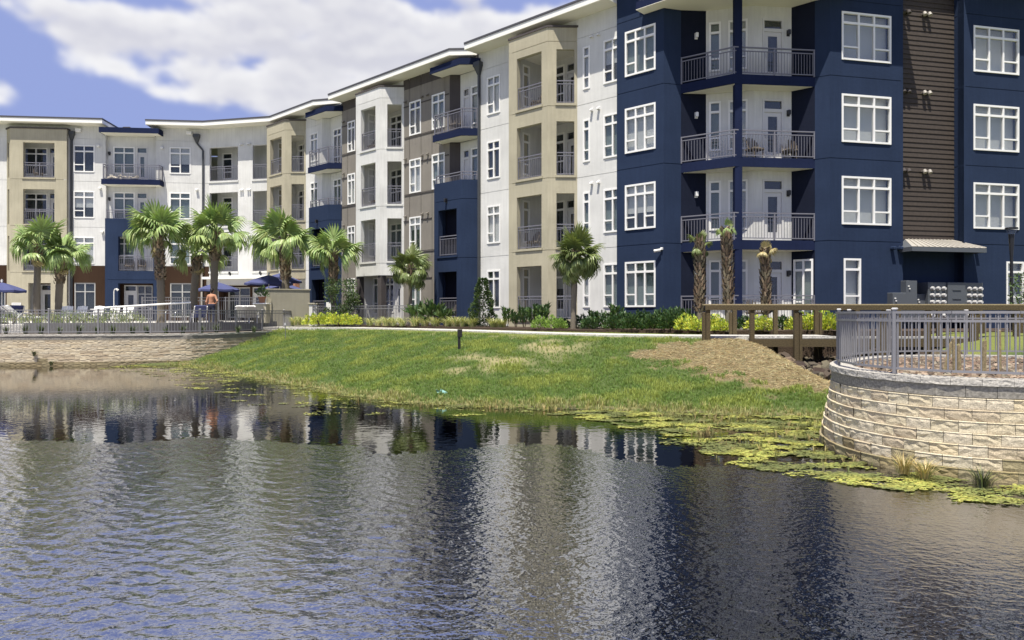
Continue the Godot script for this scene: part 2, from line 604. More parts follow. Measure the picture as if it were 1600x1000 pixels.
# a balcony: navy edge band round a pale underside
func balcony(a: Array, y: float, th := 0.36, m := "navy_trim", called := "balcony_slab") -> void:
	var b := MB.new()
	b.prism(poly(a), y - th, y)
	var o := bpart(called, b, m)
	var s := MB.new()
	var ctr := Vector2.ZERO
	for p in a:
		ctr += p
	ctr /= a.size()
	var inner := []
	for p in a:
		inner.append(p + (ctr - p).normalized() * 0.09)
	s.prism(poly(inner), y - th - 0.012, y - th + 0.02)
	put("soffit", s.mesh(), M.soffit, o)

func downspout(F: Transform3D, u: float, w: float, v0: float, v1: float, head := true, m := "downspout", kick := 0.0) -> void:
	var b := MB.new()
	var top := v1 - (0.75 if head else 0.0)
	b.box(Vector3(u - 0.055 + kick, v0, w + 0.02), Vector3(u + 0.055 + kick, top - (0.5 if kick != 0.0 else 0.0), w + 0.13))
	if kick != 0.0:
		b.tube([Vector3(u + kick, top - 0.5, w + 0.075), Vector3(u, top, w + 0.075)], [0.06, 0.06], 4)
	if head:
		var c := Vector3(u, 0, w + 0.02)
		var lo := [c + Vector3(-0.06, top, 0), c + Vector3(0.06, top, 0), c + Vector3(0.06, top, 0.12), c + Vector3(-0.06, top, 0.12)]
		var hi := [c + Vector3(-0.2, top + 0.4, 0), c + Vector3(0.2, top + 0.4, 0), c + Vector3(0.2, top + 0.4, 0.26), c + Vector3(-0.2, top + 0.4, 0.26)]
		for i in 4:
			var j := (i + 1) % 4
			b.quad(lo[j], lo[i], hi[i], hi[j])
		b.box(c + Vector3(-0.22, top + 0.4, 0), c + Vector3(0.22, top + 0.62, 0.28))
	bpart("downspout", b, m, F)

func blind_pick(k: int) -> int:
	var r := rng.randf()
	if k >= 3:
		return 2 if r < 0.25 else (3 if r < 0.45 else (1 if r < 0.8 else 0))
	return 1 if r < 0.5 else (2 if r < 0.6 else (3 if r < 0.75 else 0))

func rows(u0: float, u1: float, kind: String, ks: Array, vlo := 0.62, fixed := -1) -> Array:
	var r := []
	for k in ks:
		r.append([u0, u1, FLR(k) + vlo, FLR(k) + 2.5, kind, fixed if fixed >= 0 else blind_pick(k)])
	return r

# ------------------------------------------------------------------ the apartment building
func bay(F: Transform3D, ua: float, uc: float, p: float, m: String, ks: Array, v0: float, op_a: float, op_b: float, ca: float, cb: float, top := 14.92) -> void:
	# front face ua..uc at w = p, then a splayed face back to the wall plane at uc + p
	var front := []
	var splay := []
	for k in ks:
		front.append([op_a, op_b, FLR(k) + 0.1, FLR(k) + 2.5])
		splay.append([ca, cb, FLR(k) + 0.1, FLR(k) + 2.5])
	var joints := [FLR(0) + 0.02, FLR(1) - 0.02, FLR(2) - 0.02, FLR(3) - 0.02, FLR(3) + 2.85]
	wall(F, ua, uc, v0, top, p, front, m, 0.24, joints, [], "bay_front_wall")
	var a := on(F, uc, p)
	var c := on(F, uc + p, 0)
	var S := frame_between(a, c)
	wall(S, 0, (c - a).length(), v0, top - 0.003, 0, splay, m, 0.2, joints, [], "bay_splayed_wall")
	# left return
	var Lf := frame_between(on(F, ua, -0.1), on(F, ua, p))
	wall(Lf, 0, p + 0.1 - 0.003, v0, top - 0.006, 0, [], m, 0.22, [], [], "bay_return_wall")
	# lid with a dark coping
	var out := [on(F, ua - 0.03, p + 0.04), on(F, uc + 0.02, p + 0.04), on(F, uc + p + 0.06, 0.0), on(F, uc + p + 0.06, -0.4), on(F, ua - 0.03, -0.4)]
	slab("bay_coping", out, top, top + 0.09, "dark_taupe")
	# floors and ceilings
	for k in ks:
		var fl := [on(F, ua + 0.12, -1.1), on(F, ua + 0.12, p - 0.12), on(F, uc - 0.05, p - 0.12), on(F, uc + p - 0.1, 0.0), on(F, uc + p - 0.1, -1.1)]
		slab("balcony_floor", fl, FLR(k) - 0.3, FLR(k) + 0.05, "slab")
		var sill := MB.new()
		sill.box(Vector3(op_a - 0.06, FLR(k) + 0.0, p - 0.02), Vector3(op_b + 0.06, FLR(k) + 0.1, p + 0.05))
		bpart("sill", sill, m, F)
		var s2 := MB.new()
		s2.box(Vector3(ca - 0.05, FLR(k) + 0.0, -0.02), Vector3(cb + 0.06, FLR(k) + 0.1, 0.05))
		bpart("sill", s2, m, S)
		railing([on(F, op_a, p - 0.1), on(F, op_b, p - 0.1)], FLR(k) + 0.1, 1.05)
		railing([on(S, ca, -0.1), on(S, cb, -0.1)], FLR(k) + 0.1, 1.05)
	slab("bay_ceiling", [on(F, ua + 0.1, -1.1), on(F, ua + 0.1, p - 0.1), on(F, uc, p - 0.12), on(F, uc + p - 0.08, 0), on(F, uc + p - 0.08, -1.1)], FLR(3) + 2.75, FLR(3) + 2.95, "soffit")

func recess_module(F: Transform3D, u0: float, ue: float, corner: float, left: float, win: Array, side_m: String) -> void:
	# splayed side panel from (u0, 0) to (u0 + .4, -.4), back wall to ue; slabs reach w = .62
	var q := 0.4
	var p := 0.62
	for k in [2, 3]:
		var top := FLR(k) + 3.2 if k == 2 else 15.5
		var S := frame_between(on(F, u0, 0), on(F, u0 + q, -q))
		wall(S, 0, q * 1.414, FLR(k) - 0.3, top - 0.003, 0, [], side_m, 0.1, [], [], "recess_side_wall")
		var hs := [[win[2], win[3], FLR(k) + 0.05, FLR(k) + 2.5, win[5], blind_pick(k)]]
		if win[4] != "none":
			hs.append([win[0], win[1], FLR(k) + 0.05, FLR(k) + 2.5, win[4], 2])
		wall(F, u0 + q + 0.002, ue, FLR(k) - 0.3, top, -q, hs, "white_wall", 0.16, [], [], "recess_back_wall")
	balcony([on(F, left, 0.002), on(F, left, p), on(F, corner, p), on(F, corner + p, 0.0), on(F, corner + p, -q + 0.01), on(F, u0 + q, -q + 0.01), on(F, u0 + 0.01, 0.002)], FLR(3) + 0.1)
	balcony([on(F, left - 0.05, 0.002), on(F, left - 0.05, p + 0.15), on(F, corner + 0.05, p + 0.15), on(F, corner + p + 0.15, 0.05), on(F, corner + p + 0.1, -q + 0.01), on(F, u0 + q, -q + 0.01), on(F, u0 + 0.01, 0.002)], FLR(3) + 3.6, 0.32, "navy_trim", "balcony_canopy")
	railing([on(F, left + 0.08, 0.02), on(F, left + 0.08, p - 0.08), on(F, corner - 0.03, p - 0.08), on(F, corner + p - 0.12, 0.0)], FLR(3) + 0.1)
	# navy tower under the third-floor terrace
	var holes := []
	for k in [0, 1]:
		holes.append([left + 0.45, corner + -0.35, FLR(k) + 0.12, FLR(k) + 2.5])
	var tt := FLR(2) + 0.72
	var jj := [FLR(1) - 0.02, FLR(1) + 2.95]
	wall(F, left + 0.12, corner, 1.2, tt, p, holes, "navy", 0.3, jj, [], "tower_front_wall")
	var SF := frame_between(on(F, corner, p), on(F, corner + p, 0))
	wall(SF, 0, p * 1.414, 1.2, tt - 0.003, 0, [], "navy", 0.2, jj, [], "tower_splayed_wall")
	var LF := frame_between(on(F, left + 0.12, 0), on(F, left + 0.12, p))
	wall(LF, 0.005, p - 0.004, 1.2, tt - 0.006, 0, [], "navy", 0.2, [], [], "tower_return_wall")
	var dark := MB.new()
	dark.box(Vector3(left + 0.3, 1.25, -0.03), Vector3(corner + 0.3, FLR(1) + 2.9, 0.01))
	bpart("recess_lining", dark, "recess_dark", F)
	for k in [0, 1]:
		slab("balcony_floor", [on(F, left + 0.3, 0.02), on(F, left + 0.3, p - 0.06), on(F, corner - 0.1, p - 0.06), on(F, corner + p - 0.4, 0.02)], FLR(k) - 0.2, FLR(k) + 0.1, "slab")
		railing([on(F, left + 0.45, p - 0.12), on(F, corner - 0.35, p - 0.12)], FLR(k) + 0.12)
		var sill := MB.new()
		sill.box(Vector3(left + 0.38, FLR(k) + 0.02, p - 0.05), Vector3(corner - 0.28, FLR(k) + 0.12, p + 0.05))
		bpart("sill", sill, "navy", F)
	slab("terrace_floor", [on(F, left + 0.3, 0.02), on(F, left + 0.3, p - 0.06), on(F, corner - 0.1, p - 0.06), on(F, corner + p - 0.3, 0.02)], FLR(2) - 0.2, FLR(2) + 0.1, "slab")
	railing([on(F, left + 0.2, p - 0.08), on(F, corner - 0.03, p - 0.08), on(F, corner + p - 0.12, 0.0)], FLR(2) + 0.1, 1.05)
	var lamp := (left + corner) / 2
	sconce(F, lamp, FLR(1) + 2.95, p)

func bay_back(F: Transform3D, ua: float, uc: float, p: float, ks: Array) -> void:
	# the wall that the recessed balconies back on to
	var q := 1.1
	var holes := []
	for k in ks:
		holes.append([ua + 0.55, ua + 1.7, FLR(k) + 0.5, FLR(k) + 2.5, "d2", 2 if k > 1 else blind_pick(k)])
		holes.append([ua + 1.8, ua + 2.6, FLR(k) + 0.06, FLR(k) + 2.5, "door", 2])
	wall(F, ua - 0.9, uc + p, 1.2, 15.2, -q, holes, "white_wall", 0.16, [], [], "balcony_back_wall")
	var R := frame_between(on(F, ua + 0.25, p - 0.26), on(F, ua + 0.25, -q + 0.002))
	wall(R, 0.0, q + p - 0.27, 1.2, 15.15, 0.002, rows(0.42, 0.92, "w1", ks, 0.5), "white_wall", 0.1, [], [], "balcony_side_wall")
	var E := frame_between(on(F, uc + p - 0.06, -q + 0.002), on(F, uc + p - 0.06, -0.02))
	wall(E, 0.0, q - 0.03, 1.2, 15.15, 0.0, [], "white_wall", 0.1, [], [], "balcony_side_wall")

var FM := frame(5.91, 29.33, 43.3)       # long middle wing
var FL := frame(-35.33, 49.9, -5.8)      # far left wing
var FR := frame(12.77, 28.08, -13.0)     # near right wing

func building() -> void:
	B = thing("apartment_building", "four storey apartment building in navy, white, beige and taupe stucco curving round the pond", "apartment building", Vector3(-4.0, 1.2, -38.0))
	Binv = B.transform.affine_inverse()
	var all := [0, 1, 2, 3]
	var jf := [FLR(1) - 0.02, FLR(2) - 0.02, FLR(3) - 0.02, FLR(3) + 2.95]
	# ---- navy corner section beside the white wall
	wall(FM, -1.9, 0.37, 1.2, 17.0, 0.15, rows(-1.48, 0.0, "w3", all), "navy", 0.2, jf, [], "wall")
	# ---- white sections and the beige bay
	wall(FM, -4.19, -1.72, 1.2, 15.6, 0.0, rows(-3.81, -3.42, "w1", all) + rows(-2.7, -1.74, "w2", all), "white_wall", 0.16, jf, [], "wall")
	for k in [1, 2, 3]:
		vent_pair(FM, [-3.3, -2.93], FLR(k) + 2.86, 0.0)
	wall(FM, -10.43, -7.46, 1.2, 15.6, 0.0, rows(-9.83, -8.9, "w2", all), "white_wall", 0.16, jf, [], "wall")
	bay(FM, -7.44, -5.07, 0.94, "beige", all, 1.2, -6.93, -5.42, 0.4, 1.2)
	wall(FM, -7.45, -4.2, 14.95, 15.6, 0.001, [], "white_wall", 0.16, [], [], "wall")
	bay_back(FM, -7.44, -5.07, 0.94, all)
	downspout(FM, -10.33, 0.0, 1.4, 14.95)
	# ---- taupe section with the navy tower
	var tj := [FLR(1) + 0.6, FLR(2) + 0.6, FLR(3) + 0.6]
	var tu := [-15.96, -14.96, -14.04, -13.0]
	wall(FM, -16.5, -12.62, 1.2, 14.72, 0.0, rows(-15.96, -14.96, "w2", all) + rows(-14.04, -13.0, "w2", [2, 3]), "taupe", 0.16, tj, tu, "wall")
	wall(FM, -16.5, -10.44, 14.725, 15.6, 0.002, [], "dark_taupe", 0.14, [], tu, "frieze")
	wall(FM, -12.618, -10.44, 1.2, FLR(2) - 0.3, 0.0, [], "taupe", 0.16, [], [], "wall")
	for k in all:
		for seg in [[-16.45, -15.98], [-14.94, -14.06], [-12.98, -12.66]]:
			if k < 2 and seg[0] > -13.2:
				continue
			var lb := MB.new()
			lb.box(Vector3(seg[0], FLR(k) + 2.28, 0.0), Vector3(seg[1], FLR(k) + 2.33, 0.035))
			bpart("panel_ledge", lb, "dark_taupe", FM)
		if k > 0:
			var sb := MB.new()
			sb.box(Vector3(-16.4, FLR(k) + 0.52, 0.0), Vector3(-13.3, FLR(k) + 0.57, 0.03))
			bpart("panel_ledge", sb, "dark_taupe", FM)
			vent_pair(FM, [-16.25, -14.8, -14.35], FLR(k) + 2.6, 0.0, "taupe")
	recess_module(FM, -12.62, -10.45, -11.05, -13.26, [-12.0, -11.5, -11.4, -10.85, "door", "w1"], "dark_taupe")
	# ---- white bay hung over the ground floor
	bay(FM, -19.72, -17.41, 0.96, "white_wall", [1, 2, 3], 4.36, -19.23, -17.81, 0.42, 1.22)
	bay_back(FM, -19.72, -17.41, 0.96, [1, 2, 3])
	wall(FM, -21.1, -16.5, 1.2, 4.9, 0.0, [[-20.55, -19.75, FLR(0) + 0.5, FLR(0) + 2.45, "w2", 1], [-19.35, -18.45, FLR(0) + 0.3, FLR(0) + 2.45, "d2", 1], [-18.2, -17.35, FLR(0) + 0.4, FLR(0) + 2.45, "d2", 2], [-17.25, -16.6, FLR(0) + 0.06, FLR(0) + 2.45, "door", 2]], "white_wall", 0.16, [], [], "wall")
	slab("bay_underside", [on(FM, -19.7, 0.0), on(FM, -19.7, 0.94), on(FM, -17.42, 0.94), on(FM, -16.48, 0.0)], 4.33, 4.5, "white_wall")
	for c in [[-19.6, 0.75], [-17.5, 0.75]]:
		var cb := MB.new()
		cb.box(Vector3(c[0] - 0.16, 1.2, c[1] - 0.16), Vector3(c[0] + 0.16, 4.33, c[1] + 0.16))
		bpart("column", cb, "dark_taupe", FM)
	sconce(FM, -18.3, FLR(0) + 2.0, 0.0)
	wall(FM, -19.74, -16.5, 14.95, 15.6, 0.001, [], "white_wall", 0.16, [], [], "wall")
	# ---- narrow taupe strip
	wall(FM, -22.6, -21.1, 1.2, 14.72, 0.0, rows(-21.98, -21.18, "w2", all), "taupe", 0.16, tj, [-22.0], "wall")
	wall(FM, -21.1, -19.74, 4.9, 14.72, -0.001, [], "taupe", 0.16, tj, [], "wall")
	wall(FM, -22.6, -19.74, 14.725, 15.6, 0.002, [], "dark_taupe", 0.14, [], [], "frieze")
	for k in [1, 2, 3]:
		var lb := MB.new()
		lb.box(Vector3(-22.58, FLR(k) + 0.5, 0.0), Vector3(-19.8, FLR(k) + 0.56, 0.03))
		lb.box(Vector3(-22.58, FLR(k) + 2.28, 0.0), Vector3(-22.02, FLR(k) + 2.33, 0.035))
		bpart("panel_ledge", lb, "dark_taupe", FM)
		vent_pair(FM, [-22.35], FLR(k) + 2.6, 0.0, "taupe")
	# ---- white section with the far navy tower
	wall(FM, -26.84, -24.87, 1.2, 15.6, 0.0, rows(-26.25, -25.33, "w2", [1, 2, 3]), "white_wall", 0.16, jf, [], "wall")
	wall(FM, -24.868, -22.62, 1.2, FLR(2) - 0.3, 0.0, [], "white_wall", 0.16, [], [], "wall")
	wall(FM, -24.868, -22.62, 15.2, 15.6, 0.0, [], "white_wall", 0.16, [], [], "wall")
	recess_module(FM, -24.87, -22.62, -23.25, -25.53, [-24.4, -24.35, -24.17, -23.25, "none", "d2"], "white_wall")
	# ---- far beige bay over the shopfront
	bay(FM, -30.16, -27.78, 0.98, "beige", [1, 2, 3], 4.5, -29.72, -28.19, 0.44, 1.26)
	bay_back(FM, -30.16, -27.78, 0.98, [1, 2, 3])
	slab("bay_underside", [on(FM, -30.14, 0.0), on(FM, -30.14, 0.96), on(FM, -27.8, 0.96), on(FM, -26.84, 0.0)], 4.47, 4.6, "beige")
	wall(FM, -31.0, -26.84, 14.95, 15.6, 0.001, [], "white_wall", 0.16, [], [], "wall")
	wall(FM, -31.0, -26.84, 1.2, 4.7, -1.3, [[-30.4, -28.7, 1.9, 4.2, "store", 2], [-28.5, -27.2, 1.9, 4.2, "store", 2]], "brown_wall", 0.16, [], [], "wall")
	var tc := MB.new()
	tc.box(Vector3(-27.15, 1.2, 0.45), Vector3(-26.85, 4.47, 0.75))
	bpart("column", tc, "terracotta", FM)
	# ---- concave link
	var ka := on(FL, 13.92, 0)
	var kb := on(FM, -30.16, 0)
	var FK := frame_between(ka, kb)
	var kl := (kb - ka).length()
	var kh := []
	for k in [1, 2, 3]:
		kh.append([0.03, 2.3, FLR(k) + 0.12, FLR(k) + 2.5])
		kh.append([3.46, 5.3, FLR(k) + 0.12, FLR(k) + 2.5])
		for span in [[0.03, 2.3], [3.46, 5.3]]:
			var sb := MB.new()
			sb.box(Vector3(span[0] - 0.05, FLR(k) + 0.0, -0.05), Vector3(span[1] + 0.05, FLR(k) + 0.12, 0.06))
			bpart("sill", sb, "white_wall", FK)
			railing([on(FK, span[0], -0.1), on(FK, span[1], -0.1)], FLR(k) + 0.12)
		slab("balcony_floor", [on(FK, -0.1, -0.2), on(FK, kl + 0.2, -0.2), on(FK, kl + 0.2, -1.4), on(FK, -0.1, -1.4)], FLR(k) - 0.3, FLR(k) + 0.1, "slab")
		vent_pair(FK, [2.55, 2.7, 3.12, 3.27], FLR(k) + 2.62, 0.0)
	wall(FK, 0.0, kl, 4.75, 15.6, 0.0, kh, "white_wall", 0.2, [], [], "wall")
	var kw := []
	for k in [1, 2, 3]:
		kw += [[0.12, 0.95, FLR(k) + 0.5, FLR(k) + 2.4, "w1", 2], [1.3, 2.1, FLR(k) + 0.12, FLR(k) + 2.45, "door", 1], [4.2, 5.4, FLR(k) + 0.4, FLR(k) + 2.4, "d2", 2]]
	wall(FK, -0.3, kl + 0.6, 1.2, 15.4, -1.35, kw + [[0.6, 2.4, 1.9, 4.1, "store", 2], [2.6, 3.6, 1.9, 4.1, "door", 2], [3.8, 5.4, 1.9, 4.1, "store", 2]], "white_wall", 0.16, [], [], "balcony_back_wall")
	wall(FK, -0.28, kl + 0.5, 1.2, 4.62, -1.3, [[0.6, 2.4, 1.9, 4.1], [2.6, 3.6, 1.9, 4.1], [3.8, 5.4, 1.9, 4.1]], "brown_wall", 0.05, [], [], "wall")
	slab("entrance_canopy", [on(FK, -0.2, -1.2), on(FK, -0.2, 0.55), on(FK, kl + 0.3, 0.55), on(FK, kl + 0.3, -1.2)], 4.62, 4.78, "roof_white")
	slab("entrance_canopy", [on(FK, 0.0, -1.2), on(FK, 0.0, 0.3), on(FK, kl + 0.2, 0.3), on(FK, kl + 0.2, -1.2)], 4.22, 4.615, "slab")
	for u in [1.7, 4.1]:
		sconce(FK, u, 5.02, 0.0)
	for u in [0.35, 4.9]:
		var pb := MB.new()
		pb.box(Vector3(u - 0.15, 1.2, -0.9), Vector3(u + 0.15, 4.2, -0.6))
		bpart("column", pb, "brown_wall", FK)
	# ---- left wing
	var up := [1, 2, 3]
	wall(FL, -14.0, 0.75, 5.55, 15.6, 0.0, rows(-3.0, -1.6, "w2", up), "white_wall", 0.16, jf, [], "wall")
	wall(FL, -14.0, 0.75, 1.2, 5.548, 0.0, [[-0.6, 0.35, 1.9, 4.3, "store", 2]], "brown_wall", 0.16, [], [], "wall")
	wall(FL, 0.75, 4.58, 14.9, 15.6, 0.0, [], "white_wall", 0.16, [], [], "wall")
	var lf := []
	for k in up:
		lf.append([1.77, 3.8, FLR(k) + 0.1, FLR(k) + 2.5])
		var sb := MB.new()
		sb.box(Vector3(1.7, FLR(k), 0.46), Vector3(3.87, FLR(k) + 0.1, 0.56))
		bpart("sill", sb, "beige", FL)
		slab("balcony_floor", [on(FL, 0.95, 0.3), on(FL, 4.5, 0.3), on(FL, 4.5, -0.8), on(FL, 0.7, -0.8)], FLR(k) - 0.3, FLR(k) + 0.05, "slab")
		railing([on(FL, 1.77, 0.38), on(FL, 3.8, 0.38)], FLR(k) + 0.1)
	wall(FL, 0.94, 4.6, 1.2, 14.9, 0.5, lf + [[2.1, 3.55, 1.8, 4.3]], "beige", 0.24, [FLR(1) - 0.02, FLR(2) - 0.02, FLR(3) - 0.02], [], "bay_front_wall")
	var LS := frame_between(on(FL, 0.42, -0.02), on(FL, 0.94, 0.5))
	var ls := []
	for k in up:
		ls.append([0.2, 0.55, FLR(k) + 0.1, FLR(k) + 2.5])
	wall(LS, 0, 0.735, 1.2, 14.897, 0, ls, "beige", 0.15, [], [], "bay_splayed_wall")
	var LR := frame_between(on(FL, 4.6, 0.497), on(FL, 4.6, 0.0))
	wall(LR, 0, 0.497, 1.2, 14.894, 0, [], "white_wall", 0.2, [], [], "bay_return_wall")
	slab("bay_coping", [on(FL, 0.36, 0.0), on(FL, 0.92, 0.54), on(FL, 4.63, 0.54), on(FL, 4.63, 0.0)], 14.9, 15.0, "dark_taupe")
	var lw := []
	for k in up:
		lw += [[1.2, 2.75, FLR(k) + 0.5, FLR(k) + 2.4, "d2", 2], [2.85, 3.75, FLR(k) + 0.06, FLR(k) + 2.45, "door", 2]]
	wall(FL, 0.3, 4.8, 1.2, 15.2, -0.7, lw + [[2.3, 3.2, 1.85, 4.25, "door", 2]], "white_wall", 0.16, [], [], "balcony_back_wall")
	wall(FL, 1.9, 3.8, 1.3, 4.5, -0.66, [[2.3, 3.2, 1.85, 4.25]], "brown_wall", 0.03, [], [], "wall")
	wall(FL, 4.58, 6.97, 5.55, 15.6, 0.0, rows(4.81, 6.21, "w2", up), "white_wall", 0.16, jf, [], "wall")
	wall(FL, 4.58, 6.97, 1.2, 5.548, 0.0, [[4.85, 6.25, 1.95, 4.35, "store", 2]], "brown_wall", 0.16, [], [], "wall")
	downspout(FL, 4.72, 0.0, 1.4, 15.0)
	# recessed balconies with the navy tower below
	for k in up:
		wall(FL, 6.97, 10.3, FLR(k) - 0.3, 15.2 if k == 3 else FLR(k + 1) - 0.305, -0.25, [[7.35, 8.78, FLR(k) + 0.6, FLR(k) + 2.5, "d2", 1], [8.9, 9.65, FLR(k) + 0.06, FLR(k) + 2.5, "door", 1]], "white_wall", 0.16, [], [], "recess_back_wall")
		sconce(FL, 7.1, FLR(k) + 2.0, -0.25)
	var RL := frame_between(on(FL, 6.97, 0.0), on(FL, 6.97, -0.25))
	wall(RL, 0, 0.25, 5.0, 15.2, 0.001, [], "white_wall", 0.05, [], [], "recess_side_wall")
	balcony([on(FL, 6.95, 0.002), on(FL, 6.95, 0.72), on(FL, 10.85, 0.72), on(FL, 10.85, 0.002), on(FL, 10.28, 0.002), on(FL, 10.28, -0.24), on(FL, 6.99, -0.24)], FLR(3) + 0.05)
	balcony([on(FL, 6.85, 0.002), on(FL, 6.85, 0.85), on(FL, 10.8, 0.85), on(FL, 10.8, 0.002), on(FL, 10.28, 0.002), on(FL, 10.28, -0.24), on(FL, 6.99, -0.24)], FLR(3) + 3.6, 0.36, "navy_trim", "balcony_canopy")
	wall(FL, 6.97, 10.3, 14.9, 15.15, -0.1, [], "white_wall", 0.1, [], [], "wall")
	railing([on(FL, 7.05, 0.02), on(FL, 7.05, 0.64), on(FL, 10.75, 0.64), on(FL, 10.75, 0.02)], FLR(3) + 0.05)
	railing([on(FL, 7.25, 0.52), on(FL, 10.6, 0.52)], FLR(2) + 0.2, 0.95)
	wall(FL, 7.15, 10.65, 1.2, FLR(2) + 0.55, 0.6, [[8.02, 10.35, FLR(1) + 0.12, FLR(1) + 2.5], [8.02, 10.35, 1.75, 4.3]], "navy", 0.3, [FLR(1) - 0.5], [], "tower_front_wall")
	for e in [[7.15, 0], [10.65, 1]]:
		var TF := frame_between(on(FL, e[0], 0.0), on(FL, e[0], 0.598)) if e[1] == 0 else frame_between(on(FL, e[0], 0.598), on(FL, e[0], 0.0))
		wall(TF, 0.002, 0.597, 1.2, FLR(2) + 0.547, 0, [], "navy", 0.2, [], [], "tower_return_wall")
	wall(FL, 6.97, 10.9, 1.2, FLR(1) - 0.35, -0.2, [[8.1, 8.95, 1.8, 4.2, "door", 2], [8.95, 10.0, 1.8, 4.2, "store", 2]], "brown_wall", 0.16, [], [], "recess_back_wall")
	slab("balcony_floor", [on(FL, 7.3, 0.28), on(FL, 10.5, 0.28), on(FL, 10.5, -0.24), on(FL, 7.3, -0.24)], FLR(1) - 0.3, FLR(1) + 0.1, "slab")
	slab("terrace_floor", [on(FL, 7.3, 0.28), on(FL, 10.5, 0.28), on(FL, 10.5, -0.24), on(FL, 7.3, -0.24)], FLR(2) - 0.3, FLR(2) + 0.1, "slab")
	railing([on(FL, 8.02, 0.48), on(FL, 10.35, 0.48)], FLR(1) + 0.12)
	railing([on(FL, 8.02, 0.7), on(FL, 10.35, 0.7)], 1.75, 0.9)
	wall(FL, 10.3, 13.92, 5.55, 15.6, 0.0, rows(11.23, 12.66, "w2", up), "white_wall", 0.16, jf, [], "wall")
	wall(FL, 10.3, 13.92, 1.2, 5.548, 0.0, [[11.25, 12.9, 1.95, 4.35, "store", 2]], "brown_wall", 0.16, [], [], "wall")
	downspout(FL, 13.1, 0.0, 5.3, 15.0, true, "downspout", 0.42)
	downspout(FL, 13.45, 0.05, 1.5, 5.5, false, "gutter_beige")
	for uv in [[5.2, 14.95], [12.6, 14.95]]:
		var fb := MB.new()
		fb.bevel_box(Vector3(uv[0], uv[1], 0.12), Vector3(0.36, 0.24, 0.24), 0.03)
		bpart("scupper_box", fb, "fixture_white", FL)
	for uv in [[6.5, 13.9], [6.6, 10.95], [10.75, 13.85], [13.1, 10.95], [6.75, 7.9]]:
		var fb := MB.new()
		fb.bevel_box(Vector3(uv[0], uv[1], 0.1), Vector3(0.17, 0.15, 0.2), 0.03)
		bpart("exhaust_cap", fb, "fixture_white", FL)
	# ---- near corner: balconies between the middle and right wings
	var A := Vector2(6.82, -29.18)      # outer edge of the balconies
	var Bc := Vector2(8.53, -27.88)
	var C := Vector2(11.85, -28.3)
	var D := Vector2(7.85, -29.26)      # wall behind them
	var X := Vector2(9.61, -28.74)
	var E := Vector2(11.18, -28.93)
	var nav := on(FM, 0.37, 0.148)
	var M1 := frame_between(nav, A)
	wall(M1, 0.0, (A - nav).length(), 1.2, 17.0, 0.0, [], "navy", 0.2, jf, [], "corner_side_wall")
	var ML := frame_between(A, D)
	wall(ML, 0.002, (D - A).length(), 1.2, 17.0, 0.0, [], "shaded_navy", 0.2, jf, [], "corner_side_wall")  # wall navy darkened: shade of the balcony recess put into its colour
	var bl := (X - D).length()
	var KM := frame_between(D, X)
	var KR := frame_between(X, E)
	var brl := (E - X).length()
	var hm := []
	var hr := []
	for k in all:
		hm += [[0.12, 0.58, FLR(k) + 0.5, FLR(k) + 2.5, "w1", 1], [0.86, 1.6, FLR(k) + 0.5, FLR(k) + 2.5, "w1", 0]]
		hr += [[0.36, 1.24, FLR(k) + 0.04, FLR(k) + 2.5, "door", 2]]
	wall(KM, 0.0, bl, 1.2, 14.6, 0.0, hm, "white_wall", 0.16, [], [], "corner_back_wall")
	wall(KR, 0.0, brl, 1.2, 14.6, 0.0, hr, "white_wall", 0.16, [], [], "corner_back_wall")
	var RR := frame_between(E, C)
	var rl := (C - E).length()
	wall(RR, 0.0, rl, 1.2, 17.0, 0.0, [[0.08, rl - 0.06, FLR(0) + 0.3, FLR(0) + 2.5, "w2", 1]], "shaded_navy", 0.16, jf, [], "corner_side_wall")  # same darkened navy, recess shade painted into the colour
	var R2 := frame_between(C, on(FR, -0.48, -0.002))
	wall(R2, 0.002, (on(FR, -0.48, -0.002) - C).length(), 1.2, 17.0, 0.0, [], "navy", 0.16, jf, [], "corner_side_wall")
	for k in all:
		var ring := [A, Bc, C, E + (X - E) * 0.003, X, D]
		if k == 0:
			slab("patio_slab", ring, 1.3, FLR(0), "slab")
		else:
			balcony(ring, FLR(k), 0.37)
		railing([A.lerp(Bc, 0.01), Bc + (X - Bc).normalized() * 0.07, C.lerp(Bc, 0.01)], FLR(k), 1.07, 0.115, true)
		var cb := MB.new()
		var cp: Vector2 = Bc + (X - Bc).normalized() * 0.28
		cb.box(Vector3(cp.x - 0.14, FLR(k), cp.y - 0.14), Vector3(cp.x + 0.14, FLR(k) + 2.83 if k < 3 else 14.45, cp.y + 0.14))
		bpart("column", cb, "navy_trim")
		sconce(ML, 0.62, FLR(k) + 1.95, 0.0, "fixture_white")
		sconce(KR, brl - 0.15, FLR(k) + 1.95, 0.0)
	# top canopy
	var can := [on(FM, -0.55, 0.152), on(FM, -0.55, 0.75), cross2(FM, 0.75, FR, 0.7), on(FR, 0.1, 0.7), on(FR, 0.1, 0.003), on(FR, -0.48, 0.003), C + (E - C) * 0.003, E, X, D, A + (D - A) * 0.003, on(FM, 0.38, 0.152)]
	slab("corner_canopy", can, 14.46, 14.75, "navy_trim")
	slab("corner_soffit", can, 14.44, 14.459, "soffit")
	var gb := MB.new()
	gb.box(Vector3(-0.7, 14.86, 0.16), Vector3(0.15, 14.98, 0.3))
	bpart("gutter", gb, "trim", FM)
	# security camera on the navy wall
	var sc := MB.new()
	sc.bevel_box(Vector3(0.3, FLR(0) + 2.95, 0.19), Vector3(0.1, 0.1, 0.08), 0.015)
	sc.tube([Vector3(0.28, FLR(0) + 2.9, 0.24), Vector3(0.05, FLR(0) + 2.86, 0.36)], [0.055, 0.06], 8)
	bpart("security_camera", sc, "fixture_white", FM)
